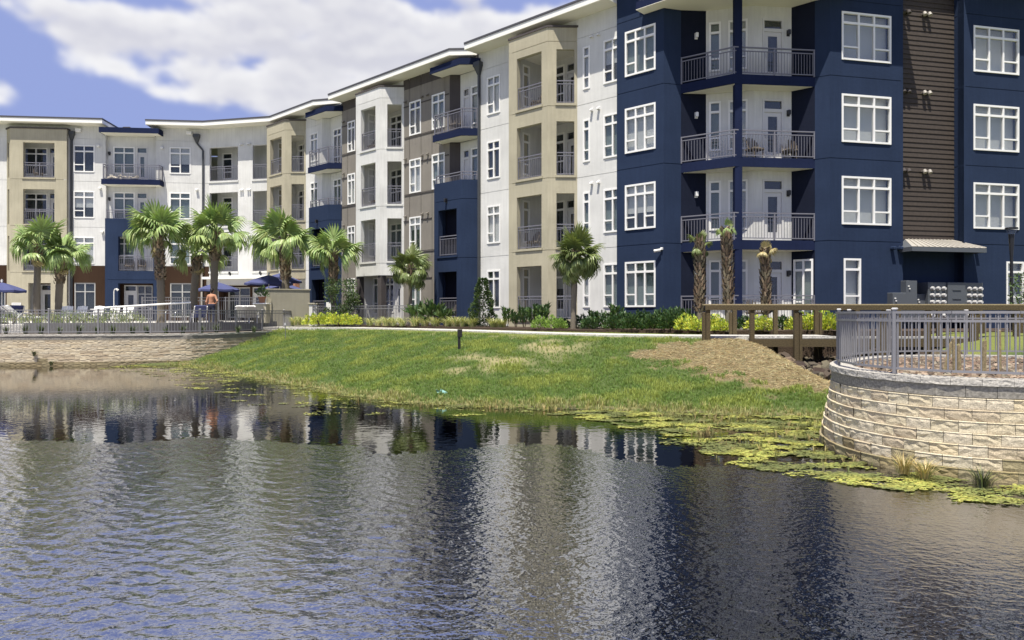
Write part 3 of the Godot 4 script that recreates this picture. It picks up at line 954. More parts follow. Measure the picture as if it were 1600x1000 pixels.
	# ---- right wing
	var w3 := rows(0.03, 2.27, "w3", up, 0.62, 0)
	w3 += [[0.12, 0.89, FLR(0) + 0.52, FLR(0) + 2.5, "w1", 0]]
	wall(FR, -0.48, 2.83, 1.2, 17.5, 0.0, w3, "navy", 0.3, jf, [], "wall")
	var RB := frame_between(on(FR, 2.83, -0.002), on(FR, 2.83, -0.5))
	wall(RB, 0, 0.498, 1.2, 17.4, 0.001, [], "navy", 0.1, [], [], "return_wall")
	wall(FR, 2.8, 5.76, 1.2, 17.4, -0.5, [], "dark_taupe", 0.1, [], [], "wall")
	var nb := 56
	var pv := 5.2
	var boards := []
	for j in 3:
		var bb := MB.new()
		bb.quad(Vector3(0, 0, 0.035), Vector3(2.86, 0, 0.035), Vector3(2.86, 0.196, 0.008), Vector3(0, 0.196, 0.008))
		bb.quad(Vector3(0, 0, 0.0), Vector3(2.86, 0, 0.0), Vector3(2.86, 0, 0.035), Vector3(0, 0, 0.035))
		bb.quad(Vector3(2.86, 0.196, 0), Vector3(0, 0.196, 0), Vector3(0, 0.196, 0.008), Vector3(2.86, 0.196, 0.008))
		boards.append(bb.mesh())
	for i in nb:
		put("siding_board", boards[i % 3], M.siding, B, Binv * FR * Transform3D(Basis.IDENTITY, Vector3(2.85, pv + i * 0.198, -0.49 + 0.002 * (i % 3))))
	wall(FR, 2.84, 5.72, 1.2, 5.19, -0.45, [], "navy", 0.05, [], [], "wall")
	for k in [1, 2, 3]:
		for u in [3.28, 4.28]:
			var lb := MB.new()
			lb.box(Vector3(u - 0.16, FLR(k) + 2.92, -0.455), Vector3(u + 0.16, FLR(k) + 2.98, -0.38))
			for s in [-0.12, 0.12]:
				lb.tube([Vector3(u + s, FLR(k) + 2.98, -0.36), Vector3(u + s, FLR(k) + 2.86, -0.30)], [0.075, 0.085], 8)
			bpart("twin_spotlight", lb, "dark_taupe" if u < 4 else "gutter_beige", FR)
	var R3 := frame_between(on(FR, 5.73, -0.5), on(FR, 5.73, -0.002))
	wall(R3, 0.0, 0.498, 1.2, 17.5, 0.0, [], "navy", 0.1, jf, [], "return_wall")
	wall(FR, 5.73, 14.0, 1.2, 17.5, 0.0, rows(6.19, 8.46, "w3", up, 0.62, 0) + rows(11.0, 13.2, "w3", up, 0.62, 0) + [[7.82, 8.7, FLR(0) + 0.52, FLR(0) + 2.5, "w1", 0]], "navy", 0.3, jf, [], "wall")
	# small standing-seam awning over the meters
	var aw := MB.new()
	var y0 := 4.80
	var y1 := 5.2
	var a0 := Vector3(2.66, y0, 0.65)
	var a1 := Vector3(6.16, y0, 0.65)
	var a2 := Vector3(5.55, y1, -0.43)
	var a3 := Vector3(3.3, y1, -0.43)
	aw.quad(a0, a1, a2, a3)
	aw.quad(a1, Vector3(6.16, y0, 0.01), Vector3(6.16, y0 + 0.1, 0.01), a2)
	aw.quad(Vector3(2.66, y0, 0.01), a0, a3, Vector3(2.66, y0 + 0.1, 0.01))
	aw.box(Vector3(2.66, y0 - 0.17, 0.6), Vector3(6.16, y0 - 0.004, 0.66))
	aw.box(Vector3(2.66, y0 - 0.17, 0.004), Vector3(2.72, y0 - 0.006, 0.6))
	aw.box(Vector3(6.10, y0 - 0.17, 0.004), Vector3(6.16, y0 - 0.006, 0.6))
	var awn := bpart("awning", aw, "box_grey", FR)
	for i in 13:
		var t0 := i / 13.0
		var t1 := (i + 1) / 13.0
		var pn := MB.new()
		var q0 := a0.lerp(a1, t0) + Vector3(0.0, 0.012, 0)
		var q1 := a0.lerp(a1, t1) + Vector3(0, 0.012, 0)
		var q2 := a3.lerp(a2, t1) + Vector3(0, 0.012, 0)
		var q3 := a3.lerp(a2, t0) + Vector3(0, 0.012, 0)
		pn.quad(q0, q1, q2, q3)
		pn.tube([q1 + Vector3(0, 0.018, 0), q2 + Vector3(0, 0.018, 0)], [0.017, 0.017], 4)
		put("roof_panel", pn.mesh(), M.metal_roof, awn)
	for u in [2.3, 2.62, 6.3]:
		var xb := MB.new()
		xb.bevel_box(Vector3(u, 4.78, 0.1), Vector3(0.15, 0.13, 0.2), 0.03)
		bpart("exhaust_cap", xb, "navy", FR)
	# electric meters and cabinets on the wall
	for e in [[2.1, 0.62, 1.95, 3.02], [2.72, 0.5, 1.95, 3.5], [3.4, 0.5, 1.95, 2.98]]:
		var cb := MB.new()
		cb.bevel_box(Vector3(e[0] + e[1] / 2, (e[2] + e[3]) / 2, 0.14 if e[0] < 2.8 else -0.2), Vector3(e[1], e[3] - e[2], 0.3 if e[0] < 2.8 else 0.45), 0.015)
		var cab := bpart("utility_cabinet", cb, "box_grey", FR)
		for i in 2:
			var hb := MB.new()
			hb.cbox(Vector3(e[0] + 0.1 + 0.04 * i, e[3] - 0.22 - 0.1 * i, 0.31 if e[0] < 2.8 else 0.05), Vector3(0.06, 0.05, 0.03))
			put("latch", hb.mesh(), M.fixture_white, cab)
	for bank in [[3.85, 3.45, 3, 4], [5.62, 3.45, 3, 4]]:
		var mb := MB.new()
		mb.bevel_box(Vector3(bank[0] + 0.42, 2.7, -0.1), Vector3(0.86, 1.5, 0.55), 0.015)
		var bx := bpart("meter_bank", mb, "box_grey", FR)
		for i in 3:
			for j in 5:
				var d := MB.new()
				d.tube([Vector3(bank[0] + 0.16 + 0.27 * i, 3.2 - 0.27 * j, 0.17), Vector3(bank[0] + 0.16 + 0.27 * i, 3.2 - 0.27 * j, 0.25), Vector3(bank[0] + 0.16 + 0.27 * i, 3.2 - 0.27 * j, 0.31)], [0.085, 0.085, 0.055], 10)
				put("meter", d.mesh(), M.meter_glass, bx)
	var ec := MB.new()
	ec.bevel_box(Vector3(5.15, 2.7, -0.08), Vector3(0.84, 1.5, 0.62), 0.015)
	for i in 3:
		ec.cbox(Vector3(5.15, 3.15 - 0.35 * i, 0.24), Vector3(0.4, 0.03, 0.03))
	bpart("utility_cabinet", ec, "box_grey", FR)
	roofs(FK)

func roofs(FK: Transform3D) -> void:
	var o := 0.92
	var back := -9.0
	var sheets := [
		[on(FL, -14.0, o), on(FL, 7.1, o), on(FL, 7.1, back), on(FL, -14.0, back)],
		[on(FL, 9.95, o), cross2(FL, o, FK, o), cross2(FK, o, FM, o), on(FM, -24.45, o), on(FM, -22.75, 0.0), on(FM, -22.62, -0.3), on(FM, -22.62, back), cross2(FM, back, FL, back), on(FL, 9.95, back)],
		[on(FM, -22.7, o), on(FM, -11.62, o), on(FM, -10.55, 0.0), on(FM, -10.45, -0.3), on(FM, -10.45, back), on(FM, -22.62, back), on(FM, -22.62, -0.2)],
		[on(FM, -10.5, o), on(FM, -1.92, o), on(FM, -1.92, back), on(FM, -10.44, back), on(FM, -10.44, 0.0)],
	]
	for s in sheets:
		var b := MB.new()
		b.prism(poly(s), 15.3, 15.54)
		var r := bpart("roof", b, "roof_white")
		var t := MB.new()
		var s2 := Geometry2D.offset_polygon(poly(s), 0.03)
		t.prism(s2[0] if s2.size() else poly(s), 15.545, 15.64)
		put("roof_edge", t.mesh(), M.roof_dark, r)
		var sf := MB.new()
		sf.prism(poly(s), 15.28, 15.298)
		put("soffit", sf.mesh(), M.soffit, r)
	slab("roof", [on(FR, -0.6, 1.2), on(FR, 2.95, 1.2), on(FR, 2.95, -8.0), on(FR, -0.6, -8.0)], 15.6, 15.9, "roof_white")
	slab("roof", [on(FR, 2.96, -0.1), on(FR, 5.6, -0.1), on(FR, 5.6, -8.0), on(FR, 2.96, -8.0)], 15.6, 15.85, "roof_white")
	slab("roof", [on(FR, 5.61, 0.9), on(FR, 14.0, 0.9), on(FR, 14.0, -8.0), on(FR, 5.61, -8.0)], 15.6, 15.9, "roof_white")
	slab("roof", [on(FM, -1.91, 0.6), on(FM, 0.4, 0.6), on(FM, 0.4, -3.0), cross2(FM, -3.0, FR, -2.6), on(FR, -0.61, -2.6), on(FR, -0.61, -8.0), on(FM, 0.0, -9.0), on(FM, -1.91, -9.0)], 15.9, 16.2, "roof_white")
	# flat roofs of the recessed bays on the left wing, with vents
	slab("roof", [on(FL, 7.1, -0.3), on(FL, 9.95, -0.3), on(FL, 9.95, -9.0), on(FL, 7.1, -9.0)], 15.0, 15.2, "roof_dark")
	var rv := MB.new()
	rv.bevel_box(FL * Vector3(8.15, 15.32, -0.6), Vector3(0.5, 0.2, 0.4), 0.03)
	bpart("roof_vent", rv, "dark_taupe")
	for u in [9.0, 9.6]:
		var dv := MB.new()
		dv.tube([FL * Vector3(u, 15.2, -0.6), FL * Vector3(u, 15.32, -0.6)], [0.22, 0.14], 10)
		bpart("roof_vent", dv, "roof_dark")
	# rear walls close the building
	for w in [[FL, -14.0, 20.0, -9.1], [FM, -32.0, 0.0, -9.1], [FR, -3.0, 14.0, -8.1]]:
		wall(w[0], w[1], w[2], 1.2, 15.25, w[3], [], "white_wall", 0.1, [], [], "rear_wall")

# ------------------------------------------------------------------ pond, banks and ground
var shore := PackedVector2Array([   # (x, distance) of the water's edge, then round behind the viewer
	Vector2(-46, 31.2), Vector2(-30, 30.6), Vector2(-21.4, 30.4), Vector2(-17.6, 30.7), Vector2(-14.1, 31.3), Vector2(-11.6, 28.4), Vector2(-9.0, 25.4), Vector2(-7.2, 23.0), Vector2(-5.6, 21.2), Vector2(-4.06, 19.2), Vector2(-2.48, 17.9), Vector2(-1.24, 17.4),
	Vector2(0, 17.05), Vector2(1.47, 16.7), Vector2(2.84, 16.4), Vector2(4.26, 16.1), Vector2(5.9, 15.6), Vector2(7.5, 14.9), Vector2(10, 14.2), Vector2(14, 12.0), Vector2(20, 10.5), Vector2(46, 9), Vector2(46, -50), Vector2(-46, -50)])
var deck_line := [Vector2(-46, 31.4), Vector2(-30, 30.75), Vector2(-21.5, 30.5), Vector2(-17.65, 30.8), Vector2(-14.3, 31.9), Vector2(-13.2, 33.2), Vector2(-12.5, 35.4), Vector2(-11.75, 38.2)]
var deck_poly: PackedVector2Array
var ring_poly: PackedVector2Array
var bump_noise := FastNoiseLite.new()

func ray(px: float, d: float) -> Vector2:   # (x, distance) of the point seen at this column of the photograph
	return Vector2((px - 800.0) / 1130.0 * d, d)

func inland(x: float, d: float) -> float:
	var p := Vector2(x, d)
	var best := 1e9
	for i in shore.size():
		var q := Geometry2D.get_closest_point_to_segment(p, shore[i], shore[(i + 1) % shore.size()])
		best = minf(best, p.distance_squared_to(q))
	best = sqrt(best)
	return -best if Geometry2D.is_point_in_polygon(p, shore) else best

func land_height(e: float, x: float, d: float) -> float:
	e += 0.22 * bump_noise.get_noise_2d(x * 9.0, d * 9.0)
	if e < 0.0:
		return maxf(-1.2, e * 0.35)
	var slope := 1.42 * (1.0 - pow(1.0 - minf(e / 7.2, 1.0), 1.35))
	var h := slope + 0.14 * smoothstep(6.5, 13.0, e)
	h += (0.05 * bump_noise.get_noise_2d(x * 14.0, d * 14.0) + 0.03 * bump_noise.get_noise_2d(x * 40.0, d * 40.0)) * smoothstep(0.0, 1.0, e) * (1.0 - smoothstep(5.5, 8.0, e))
	# a swale drains to the pond under the boardwalk
	h -= 0.95 * smoothstep(6.9, 9.2, x) * (1.0 - smoothstep(25.4, 26.8, d)) * smoothstep(15.8, 19.5, d) * (1.0 - smoothstep(11.0, 15.0, x))
	return h

func ground_y(x: float, d: float) -> float:
	return land_height(inland(x, d), x, d)

var straw := PackedVector2Array([Vector2(3.4, 20.6), Vector2(5.1, 22.1), Vector2(8.0, 23.0), Vector2(9.6, 20.5), Vector2(8.6, 16.6), Vector2(7.2, 16.6), Vector2(6.0, 17.4), Vector2(4.9, 18.9), Vector2(4.1, 19.8)])

func zone(x: float, d: float, e: float) -> Array:   # [straw, sand, fringe, mown] shares
	var nz := bump_noise.get_noise_2d(x * 22.0, d * 22.0)
	var n2 := bump_noise.get_noise_2d(x * 60.0 + 40.0, d * 60.0)
	var p := Vector2(x + nz * 1.3 + n2 * 0.5, d + n2 * 1.0 - nz * 0.6)
	var st := 0.0
	if Geometry2D.is_point_in_polygon(p, straw):
		st = 1.0
	var sand := clampf(1.05 - Vector2((p.x - 1.1) / 1.7, (p.y - 22.0) / 1.25).length() + nz * 0.8, 0.0, 1.0)
	sand = maxf(sand, clampf(0.95 - Vector2((p.x + 0.1) / 2.0, (p.y - 20.8) / 1.3).length() + nz * 1.4, 0.0, 1.0))
	sand = maxf(sand, clampf(0.95 - absf(e - 6.9 - nz * 1.0) / 0.35, 0.0, 1.0) * smoothstep(-0.05, 0.35, n2 + 0.15) * (1.0 if x < 1.0 else 0.35))
	var fringe := clampf(1.0 - (e - 0.05) / (0.4 + 0.3 * nz), 0.0, 1.0)
	var mown := smoothstep(6.6, 7.4, e + nz * 0.5)
	return [st, sand, fringe, mown]

func grid_lines(a: float, b: float, step: float, far: float) -> PackedFloat32Array:
	var r := PackedFloat32Array()
	var g := []
	var s := step
	var x := a
	while x > -far:
		s *= 1.5
		x -= s
		g.append(x)
	g.reverse()
	for q in g:
		r.append(q)
	x = a
	while x < b:
		r.append(x)
		x += step
	s = step
	while x < far:
		r.append(x)
		s *= 1.5
		x += s
	return r

func ground() -> void:
	bump_noise.seed = 11
	bump_noise.frequency = 0.02
	bump_noise.fractal_octaves = 3
	var xs := grid_lines(-16.0, 12.0, 0.22, 700.0)
	var ds := grid_lines(14.5, 27.0, 0.22, 700.0)
	var W := xs.size()
	var H := ds.size()
	var b := MB.new()
	var pts := PackedVector3Array()
	var cols := PackedColorArray()
	for j in H:
		for i in W:
			var x := xs[i]
			var d := ds[j]
			var e := inland(x, d)
			var h := land_height(e, x, d)
			if absf(x) < 60.0 and d > 20.0 and d < 80.0 and Geometry2D.is_point_in_polygon(Vector2(x, d), deck_poly):
				h = minf(h, 1.05)
			if Geometry2D.is_point_in_polygon(Vector2(x, d), ring_poly):
				h = minf(h, 0.9)
			var c := Color(0.10, 0.12, 0.035)
			if e < 0.0:
				c = Color(0.06, 0.055, 0.03)
			else:
				var z := zone(x, d, e)
				c = Color(0.10, 0.15, 0.035).lerp(Color(0.24, 0.28, 0.06), z[3])
				c = c.lerp(Color(0.38, 0.33, 0.15), z[2] * 0.8)
				c = c.lerp(Color(0.27, 0.215, 0.11) * (1.0 + 0.5 * bump_noise.get_noise_2d(x * 70.0, d * 90.0)), z[0])
				c = c.lerp(Color(0.50, 0.43, 0.22) * (1.0 + 0.35 * bump_noise.get_noise_2d(x * 80.0, d * 80.0)), z[1] * 0.85)
			pts.append(Vector3(x, h, -d))
			cols.append(c)
	var v := PackedVector3Array()
	var n := PackedVector3Array()
	n.resize(pts.size())
	for j in H:
		for i in W:
			var l := pts[j * W + maxi(i - 1, 0)]
			var r := pts[j * W + mini(i + 1, W - 1)]
			var f := pts[maxi(j - 1, 0) * W + i]
			var k := pts[mini(j + 1, H - 1) * W + i]
			n[j * W + i] = (r - l).cross(k - f).normalized()
	var idx := PackedInt32Array()
	for j in H - 1:
		for i in W - 1:
			var a := j * W + i
			idx.append_array([a, a + W, a + 1, a + 1, a + W, a + W + 1])
	var arr := []
	arr.resize(Mesh.ARRAY_MAX)
	arr[Mesh.ARRAY_VERTEX] = pts
	arr[Mesh.ARRAY_NORMAL] = n
	arr[Mesh.ARRAY_COLOR] = cols
	arr[Mesh.ARRAY_INDEX] = idx
	var m := ArrayMesh.new()
	m.add_surface_from_arrays(Mesh.PRIMITIVE_TRIANGLES, arr)
	structure("ground", m, M.lawn_ground)

func water() -> void:
	var calm_n := noise_tex("calm_n", 0.02, 3, 0, 1, 512, FastNoiseLite.TYPE_SIMPLEX_SMOOTH, 2.0)
	var rip_n := noise_tex("rip_n", 0.028, 3, 0, 1, 1024, FastNoiseLite.TYPE_SIMPLEX_SMOOTH, 8.0)
	var mats := []
	for s in [["pond_rippled", rip_n, 0.17], ["pond_calm", calm_n, 0.12]]:
		var m := mat(s[0], lin(0.44, 0.45, 0.50) if s[0] == "pond_rippled" else lin(0.24, 0.23, 0.21), 0.02, 1.0 if s[0] == "pond_rippled" else 1.0)
		m.normal_enabled = true
		m.normal_texture = s[1]
		m.normal_scale = s[2]
		m.metallic_specular = 0.7
		mats.append(m)
	var w1 := FastNoiseLite.new()
	w1.seed = 5
	w1.frequency = 1.0
	w1.fractal_octaves = 2
	var w2 := FastNoiseLite.new()
	w2.seed = 9
	w2.frequency = 1.0
	w2.fractal_octaves = 3
	var rowsd := PackedFloat32Array()
	var d := 1.2
	while d < 34.0:
		rowsd.append(d)
		d += maxf(0.03, d * 0.0075)
	var W := 420
	var H := rowsd.size()
	var pts := PackedVector3Array()
	var uvs := PackedVector2Array()
	var rough := PackedFloat32Array()
	pts.resize(W * H)
	uvs.resize(W * H)
	rough.resize(W * H)
	for j in H:
		var dd := rowsd[j]
		for i in W:
			var x := (float(i) / (W - 1) * 2.0 - 1.0) * (dd * 0.95 + 1.5)
			# the breeze ruffles the near water; the far water lies in the lee of the bank
			var line := 11.6 - 0.16 * x + 1.4 * w2.get_noise_2d(x * 0.16, dd * 0.16 + 7.0)
			if x > 0.0:
				line -= 0.12 * x
			var a := 1.0 - smoothstep(line - 1.1, line + 0.5, dd)
			a = maxf(a, 0.05)
			rough[j * W + i] = a
			a *= (0.8 + 0.7 * w2.get_noise_2d(x * 0.5 + 31.0, dd * 0.25)) * (1.75 - 1.2 * smoothstep(-4.0, 2.0, x))
			var h := a * (0.0058 * w1.get_noise_2d(x * 2.9 + dd * 0.8, dd * 5.0) + 0.0030 * w1.get_noise_2d(x * 6.5 - dd, dd * 10.5 + 20.0))
			pts[j * W + i] = Vector3(x, h, -dd)
			uvs[j * W + i] = Vector2(x * 0.3, dd * 0.42)
	var n := PackedVector3Array()
	n.resize(W * H)
	for j in H:
		for i in W:
			var l := pts[j * W + maxi(i - 1, 0)]
			var r := pts[j * W + mini(i + 1, W - 1)]
			var f := pts[maxi(j - 1, 0) * W + i]
			var k := pts[mini(j + 1, H - 1) * W + i]
			n[j * W + i] = (r - l).cross(k - f).normalized()
	var idx := [PackedInt32Array(), PackedInt32Array()]
	for j in H - 1:
		for i in W - 1:
			var a := j * W + i
			var s := 0 if rough[a] + 0.25 * w2.get_noise_2d(pts[a].x * 6.0, pts[a].z * 3.0) > 0.3 else 1
			idx[s].append_array([a, a + W, a + 1, a + 1, a + W, a + W + 1])
	var m := ArrayMesh.new()
	for s in 2:
		var arr := []
		arr.resize(Mesh.ARRAY_MAX)
		arr[Mesh.ARRAY_VERTEX] = pts
		arr[Mesh.ARRAY_NORMAL] = n
		arr[Mesh.ARRAY_TEX_UV] = uvs
		arr[Mesh.ARRAY_INDEX] = idx[s]
		var tang := PackedFloat32Array()
		for q in pts.size():
			tang.append_array([1, 0, 0, 1])
		arr[Mesh.ARRAY_TANGENT] = tang
		m.add_surface_from_arrays(Mesh.PRIMITIVE_TRIANGLES, arr)
	var far := MB.new()   # still water beyond, a little lower than the ruffled sheet
	far.quad(Vector3(-60, -0.05, 60), Vector3(60, -0.05, 60), Vector3(60, -0.05, -40), Vector3(-60, -0.05, -40))
	far.use_uv = true
	far.uv = PackedVector2Array([Vector2(0, 0), Vector2(20, 30), Vector2(20, 0), Vector2(0, 0), Vector2(0, 30), Vector2(20, 30)])
	far.add_to(m)
	var o := MeshInstance3D.new()
	o.name = "pond_water"
	o.mesh = m
	o.set_surface_override_material(0, mats[0])
	o.set_surface_override_material(1, mats[1])
	o.set_surface_override_material(2, mats[1])
	add_child(o, true)
	o.set_meta("kind", "structure")

# ------------------------------------------------------------------ sky
func sky_image() -> Image:
	var w := 1536
	var h := 768
	var data := PackedFloat32Array()
	data.resize(w * h * 3)
	var fb := FastNoiseLite.new()
	fb.seed = 21
	fb.frequency = 1.0
	fb.fractal_octaves = 6
	fb.fractal_gain = 0.52
	var lo := FastNoiseLite.new()
	lo.seed = 4
	lo.frequency = 1.0
	lo.fractal_octaves = 2
	# cloud banks: azimuth, elevation, half widths (degrees), strength
	var banks := [[-17.0, 19.5, 13.0, 4.0, 0.75], [-2.0, 20.5, 11.0, 4.5, 0.7], [-30.0, 18.1, 3.4, 1.5, 0.62], [-24.0, 23.5, 14.0, 2.2, 0.45], [-21.0, 16.1, 5.5, 1.6, 0.5], [-8.0, 15.5, 7.0, 3.5, 0.55], [-35.2, 14.2, 2.1, 1.0, 0.7], [-13.5, 13.6, 5.0, 1.6, 0.35], [-30.8, 14.0, 2.6, 0.9, 0.3],
		[-34.8, 17.2, 2.4, 1.2, -0.65], [-28.6, 14.9, 3.4, 1.5, -0.75], [-27.5, 13.6, 6.0, 1.2, -0.35], [-15.8, 20.2, 1.6, 0.8, -0.5], [-12.0, 17.6, 1.5, 0.8, -0.4], [-21.0, 21.6, 2.5, 0.8, -0.25]]
	for y in h:
		var el := (0.5 - (y + 0.5) / h) * PI
		var se := sin(el)
		var ce := cos(el)
		var deg := rad_to_deg(el)
		var base := Color(0.42, 0.53, 0.98).lerp(Color(0.40, 0.49, 0.95), smoothstep(0.0, 0.8, se))
		base = Color(0.55, 0.60, 0.92).lerp(base, smoothstep(0.0, 0.2, se))
		for x in w:
			var i := (y * w + x) * 3
			if el < 0.0:
				var g := Color(0.55, 0.60, 0.92).lerp(Color(0.10, 0.11, 0.08), smoothstep(0.0, 0.12, -se))
				data[i] = g.r
				data[i + 1] = g.g
				data[i + 2] = g.b
				continue
			var az := wrapf((x + 0.5) / w * TAU, -PI, PI)   # north (-z) lies at the image's left edge
			var dir := Vector3(sin(az) * ce, se, -cos(az) * ce)
			var q := Vector3(dir.x, dir.y * 2.1, dir.z) * 6.5
			var big := lo.get_noise_3dv(q * 0.45)
			var f := fb.get_noise_3dv(q)
			var dens := -0.06 + big * 0.9 + f * 0.75 
			var azd := rad_to_deg(az)
			if absf(azd) < 60.0 and deg < 40.0:
				var s := 0.0
				for k in banks:
					var u: float = (azd - k[0]) / k[2]
					var v: float = (deg - k[1]) / k[3]
					s += k[4] * exp(-(u * u + v * v))
				var near := (1.0 - smoothstep(26.0, 40.0, deg)) * (1.0 - smoothstep(38.0, 60.0, absf(azd)))
				dens = lerpf(dens, s * 1.1 + f * 1.15 - 0.2, near)
			var cov := smoothstep(0.0, 0.46, dens)
			var core := smoothstep(0.25, 0.95, dens)
			var up := fb.get_noise_3dv(q + Vector3(0, 0.16, 0))
			var lit := clampf(0.5 + (f - up) * 2.6, 0.0, 1.0)
			var cl := Color(0.98, 0.98, 1.06).lerp(Color(1.32, 1.31, 1.30), lit).lerp(Color(0.86, 0.86, 0.94), core * 0.5)
			var o := base.lerp(cl, cov * 0.93)
			data[i] = o.r
			data[i + 1] = o.g
			data[i + 2] = o.b
	return Image.create_from_data(w, h, false, Image.FORMAT_RGBF, data.to_byte_array())

# ------------------------------------------------------------------ stone walls, fences, boardwalk
var ring_pts: PackedVector2Array

func make_ring() -> void:
	var c := Curve2D.new()
	var key := [Vector2(7.8, 15.1), Vector2(6.48, 14.0), Vector2(5.62, 12.7), Vector2(5.31, 11.6), Vector2(5.38, 10.7), Vector2(5.85, 9.9), Vector2(6.6, 9.5), Vector2(7.6, 9.3), Vector2(9.2, 9.2), Vector2(11.2, 9.6), Vector2(12.8, 10.9), Vector2(13.2, 12.8), Vector2(12.0, 14.6), Vector2(9.6, 15.4)]
	var n := key.size()
	for i in n + 1:
		var p: Vector2 = key[i % n]
		var t: Vector2 = (key[(i + 1) % n] - key[(i + n - 1) % n]) / 6.0
		c.add_point(p, -t, t)
	c.bake_interval = 0.1
	ring_pts = c.get_baked_points()
	ring_poly = ring_pts

func path_of(a: Array) -> Curve2D:   # (x, distance) points to a curve in world (x, z)
	var c := Curve2D.new()
	for p in a:
		c.add_point(Vector2(p.x, -p.y))
	c.bake_interval = 0.05
	return c

func spot(c: Curve2D, s: float, out: float) -> Vector2:
	var L := c.get_baked_length()
	var a := c.sample_baked(clampf(s - 0.06, 0, L))
	var b := c.sample_baked(clampf(s + 0.06, 0, L))
	var t := (b - a).normalized()
	return c.sample_baked(clampf(s, 0, L)) + Vector2(-t.y, t.x) * out

func rough_block(len: float, h: float, rough: float, seed_n: int, lip := 0.0) -> MB:
	var r := RandomNumberGenerator.new()
	r.seed = seed_n
	var b := MB.new()
	b.use_c = true
	var nx := 5
	var ny := 4
	var p := []
	for j in ny:
		for i in nx:
			var edge := i == 0 or i == nx - 1 or j == 0 or j == ny - 1
			var z := r.randf_range(0.15, 0.55) * rough if (i == 0 or i == nx - 1) else (r.randf_range(0.35, 0.8) * rough if edge else r.randf_range(0.2, 1.0) * rough)
			var x := (float(i) / (nx - 1) - 0.5) * (len - 0.003)
			var y := float(j) / (ny - 1) * (h - 0.004 - lip)
			if not edge:
				x += r.randf_range(-0.25, 0.25) * len / nx
				y += r.randf_range(-0.3, 0.3) * h / ny
			p.append(Vector3(x, y, z))
	for j in ny - 1:
		for i in nx - 1:
			var a: Vector3 = p[j * nx + i]
			var c: Vector3 = p[j * nx + i + 1]
			var d: Vector3 = p[(j + 1) * nx + i + 1]
			var e: Vector3 = p[(j + 1) * nx + i]
			if r.randf() < 0.5:
				b.tri(a, c, d)
				b.tri(a, d, e)
			else:
				b.tri(a, c, e)
				b.tri(c, d, e)
	var lo: Vector3 = p[0]
	var hi: Vector3 = p[nx * ny - 1]
	var k := Vector3(0, 0, -0.2)
	b.cur = Color(1.12, 1.12, 1.12)   # pale cast lip along the top edge
	for i in nx - 1:
		var a: Vector3 = p[(ny - 1) * nx + i]
		var c: Vector3 = p[(ny - 1) * nx + i + 1]
		var up := Vector3(0, lip, 0.3 * lip)
		b.quad(a, c, c + up * 0.4 + Vector3(0, 0, 0.5 * lip), a + up * 0.4 + Vector3(0, 0, 0.5 * lip))
		b.quad(a + up * 0.4 + Vector3(0, 0, 0.5 * lip), c + up * 0.4 + Vector3(0, 0, 0.5 * lip), c + up, a + up)
		b.quad(a + up, c + up, Vector3(c.x, c.y + lip, -0.2), Vector3(a.x, a.y + lip, -0.2))
	b.cur = Color(1, 1, 1)
	b.quad(Vector3(lo.x, 0, 0) + k, Vector3(lo.x, 0, 0), Vector3(lo.x, hi.y, 0), Vector3(lo.x, hi.y, 0) + k)
	b.quad(Vector3(hi.x, 0, 0), Vector3(hi.x, 0, 0) + k, Vector3(hi.x, hi.y, 0) + k, Vector3(hi.x, hi.y, 0))
	b.quad(Vector3(lo.x, 0, 0) + k, Vector3(hi.x, 0, 0) + k, Vector3(hi.x, 0, 0), Vector3(lo.x, 0, 0))
	return b

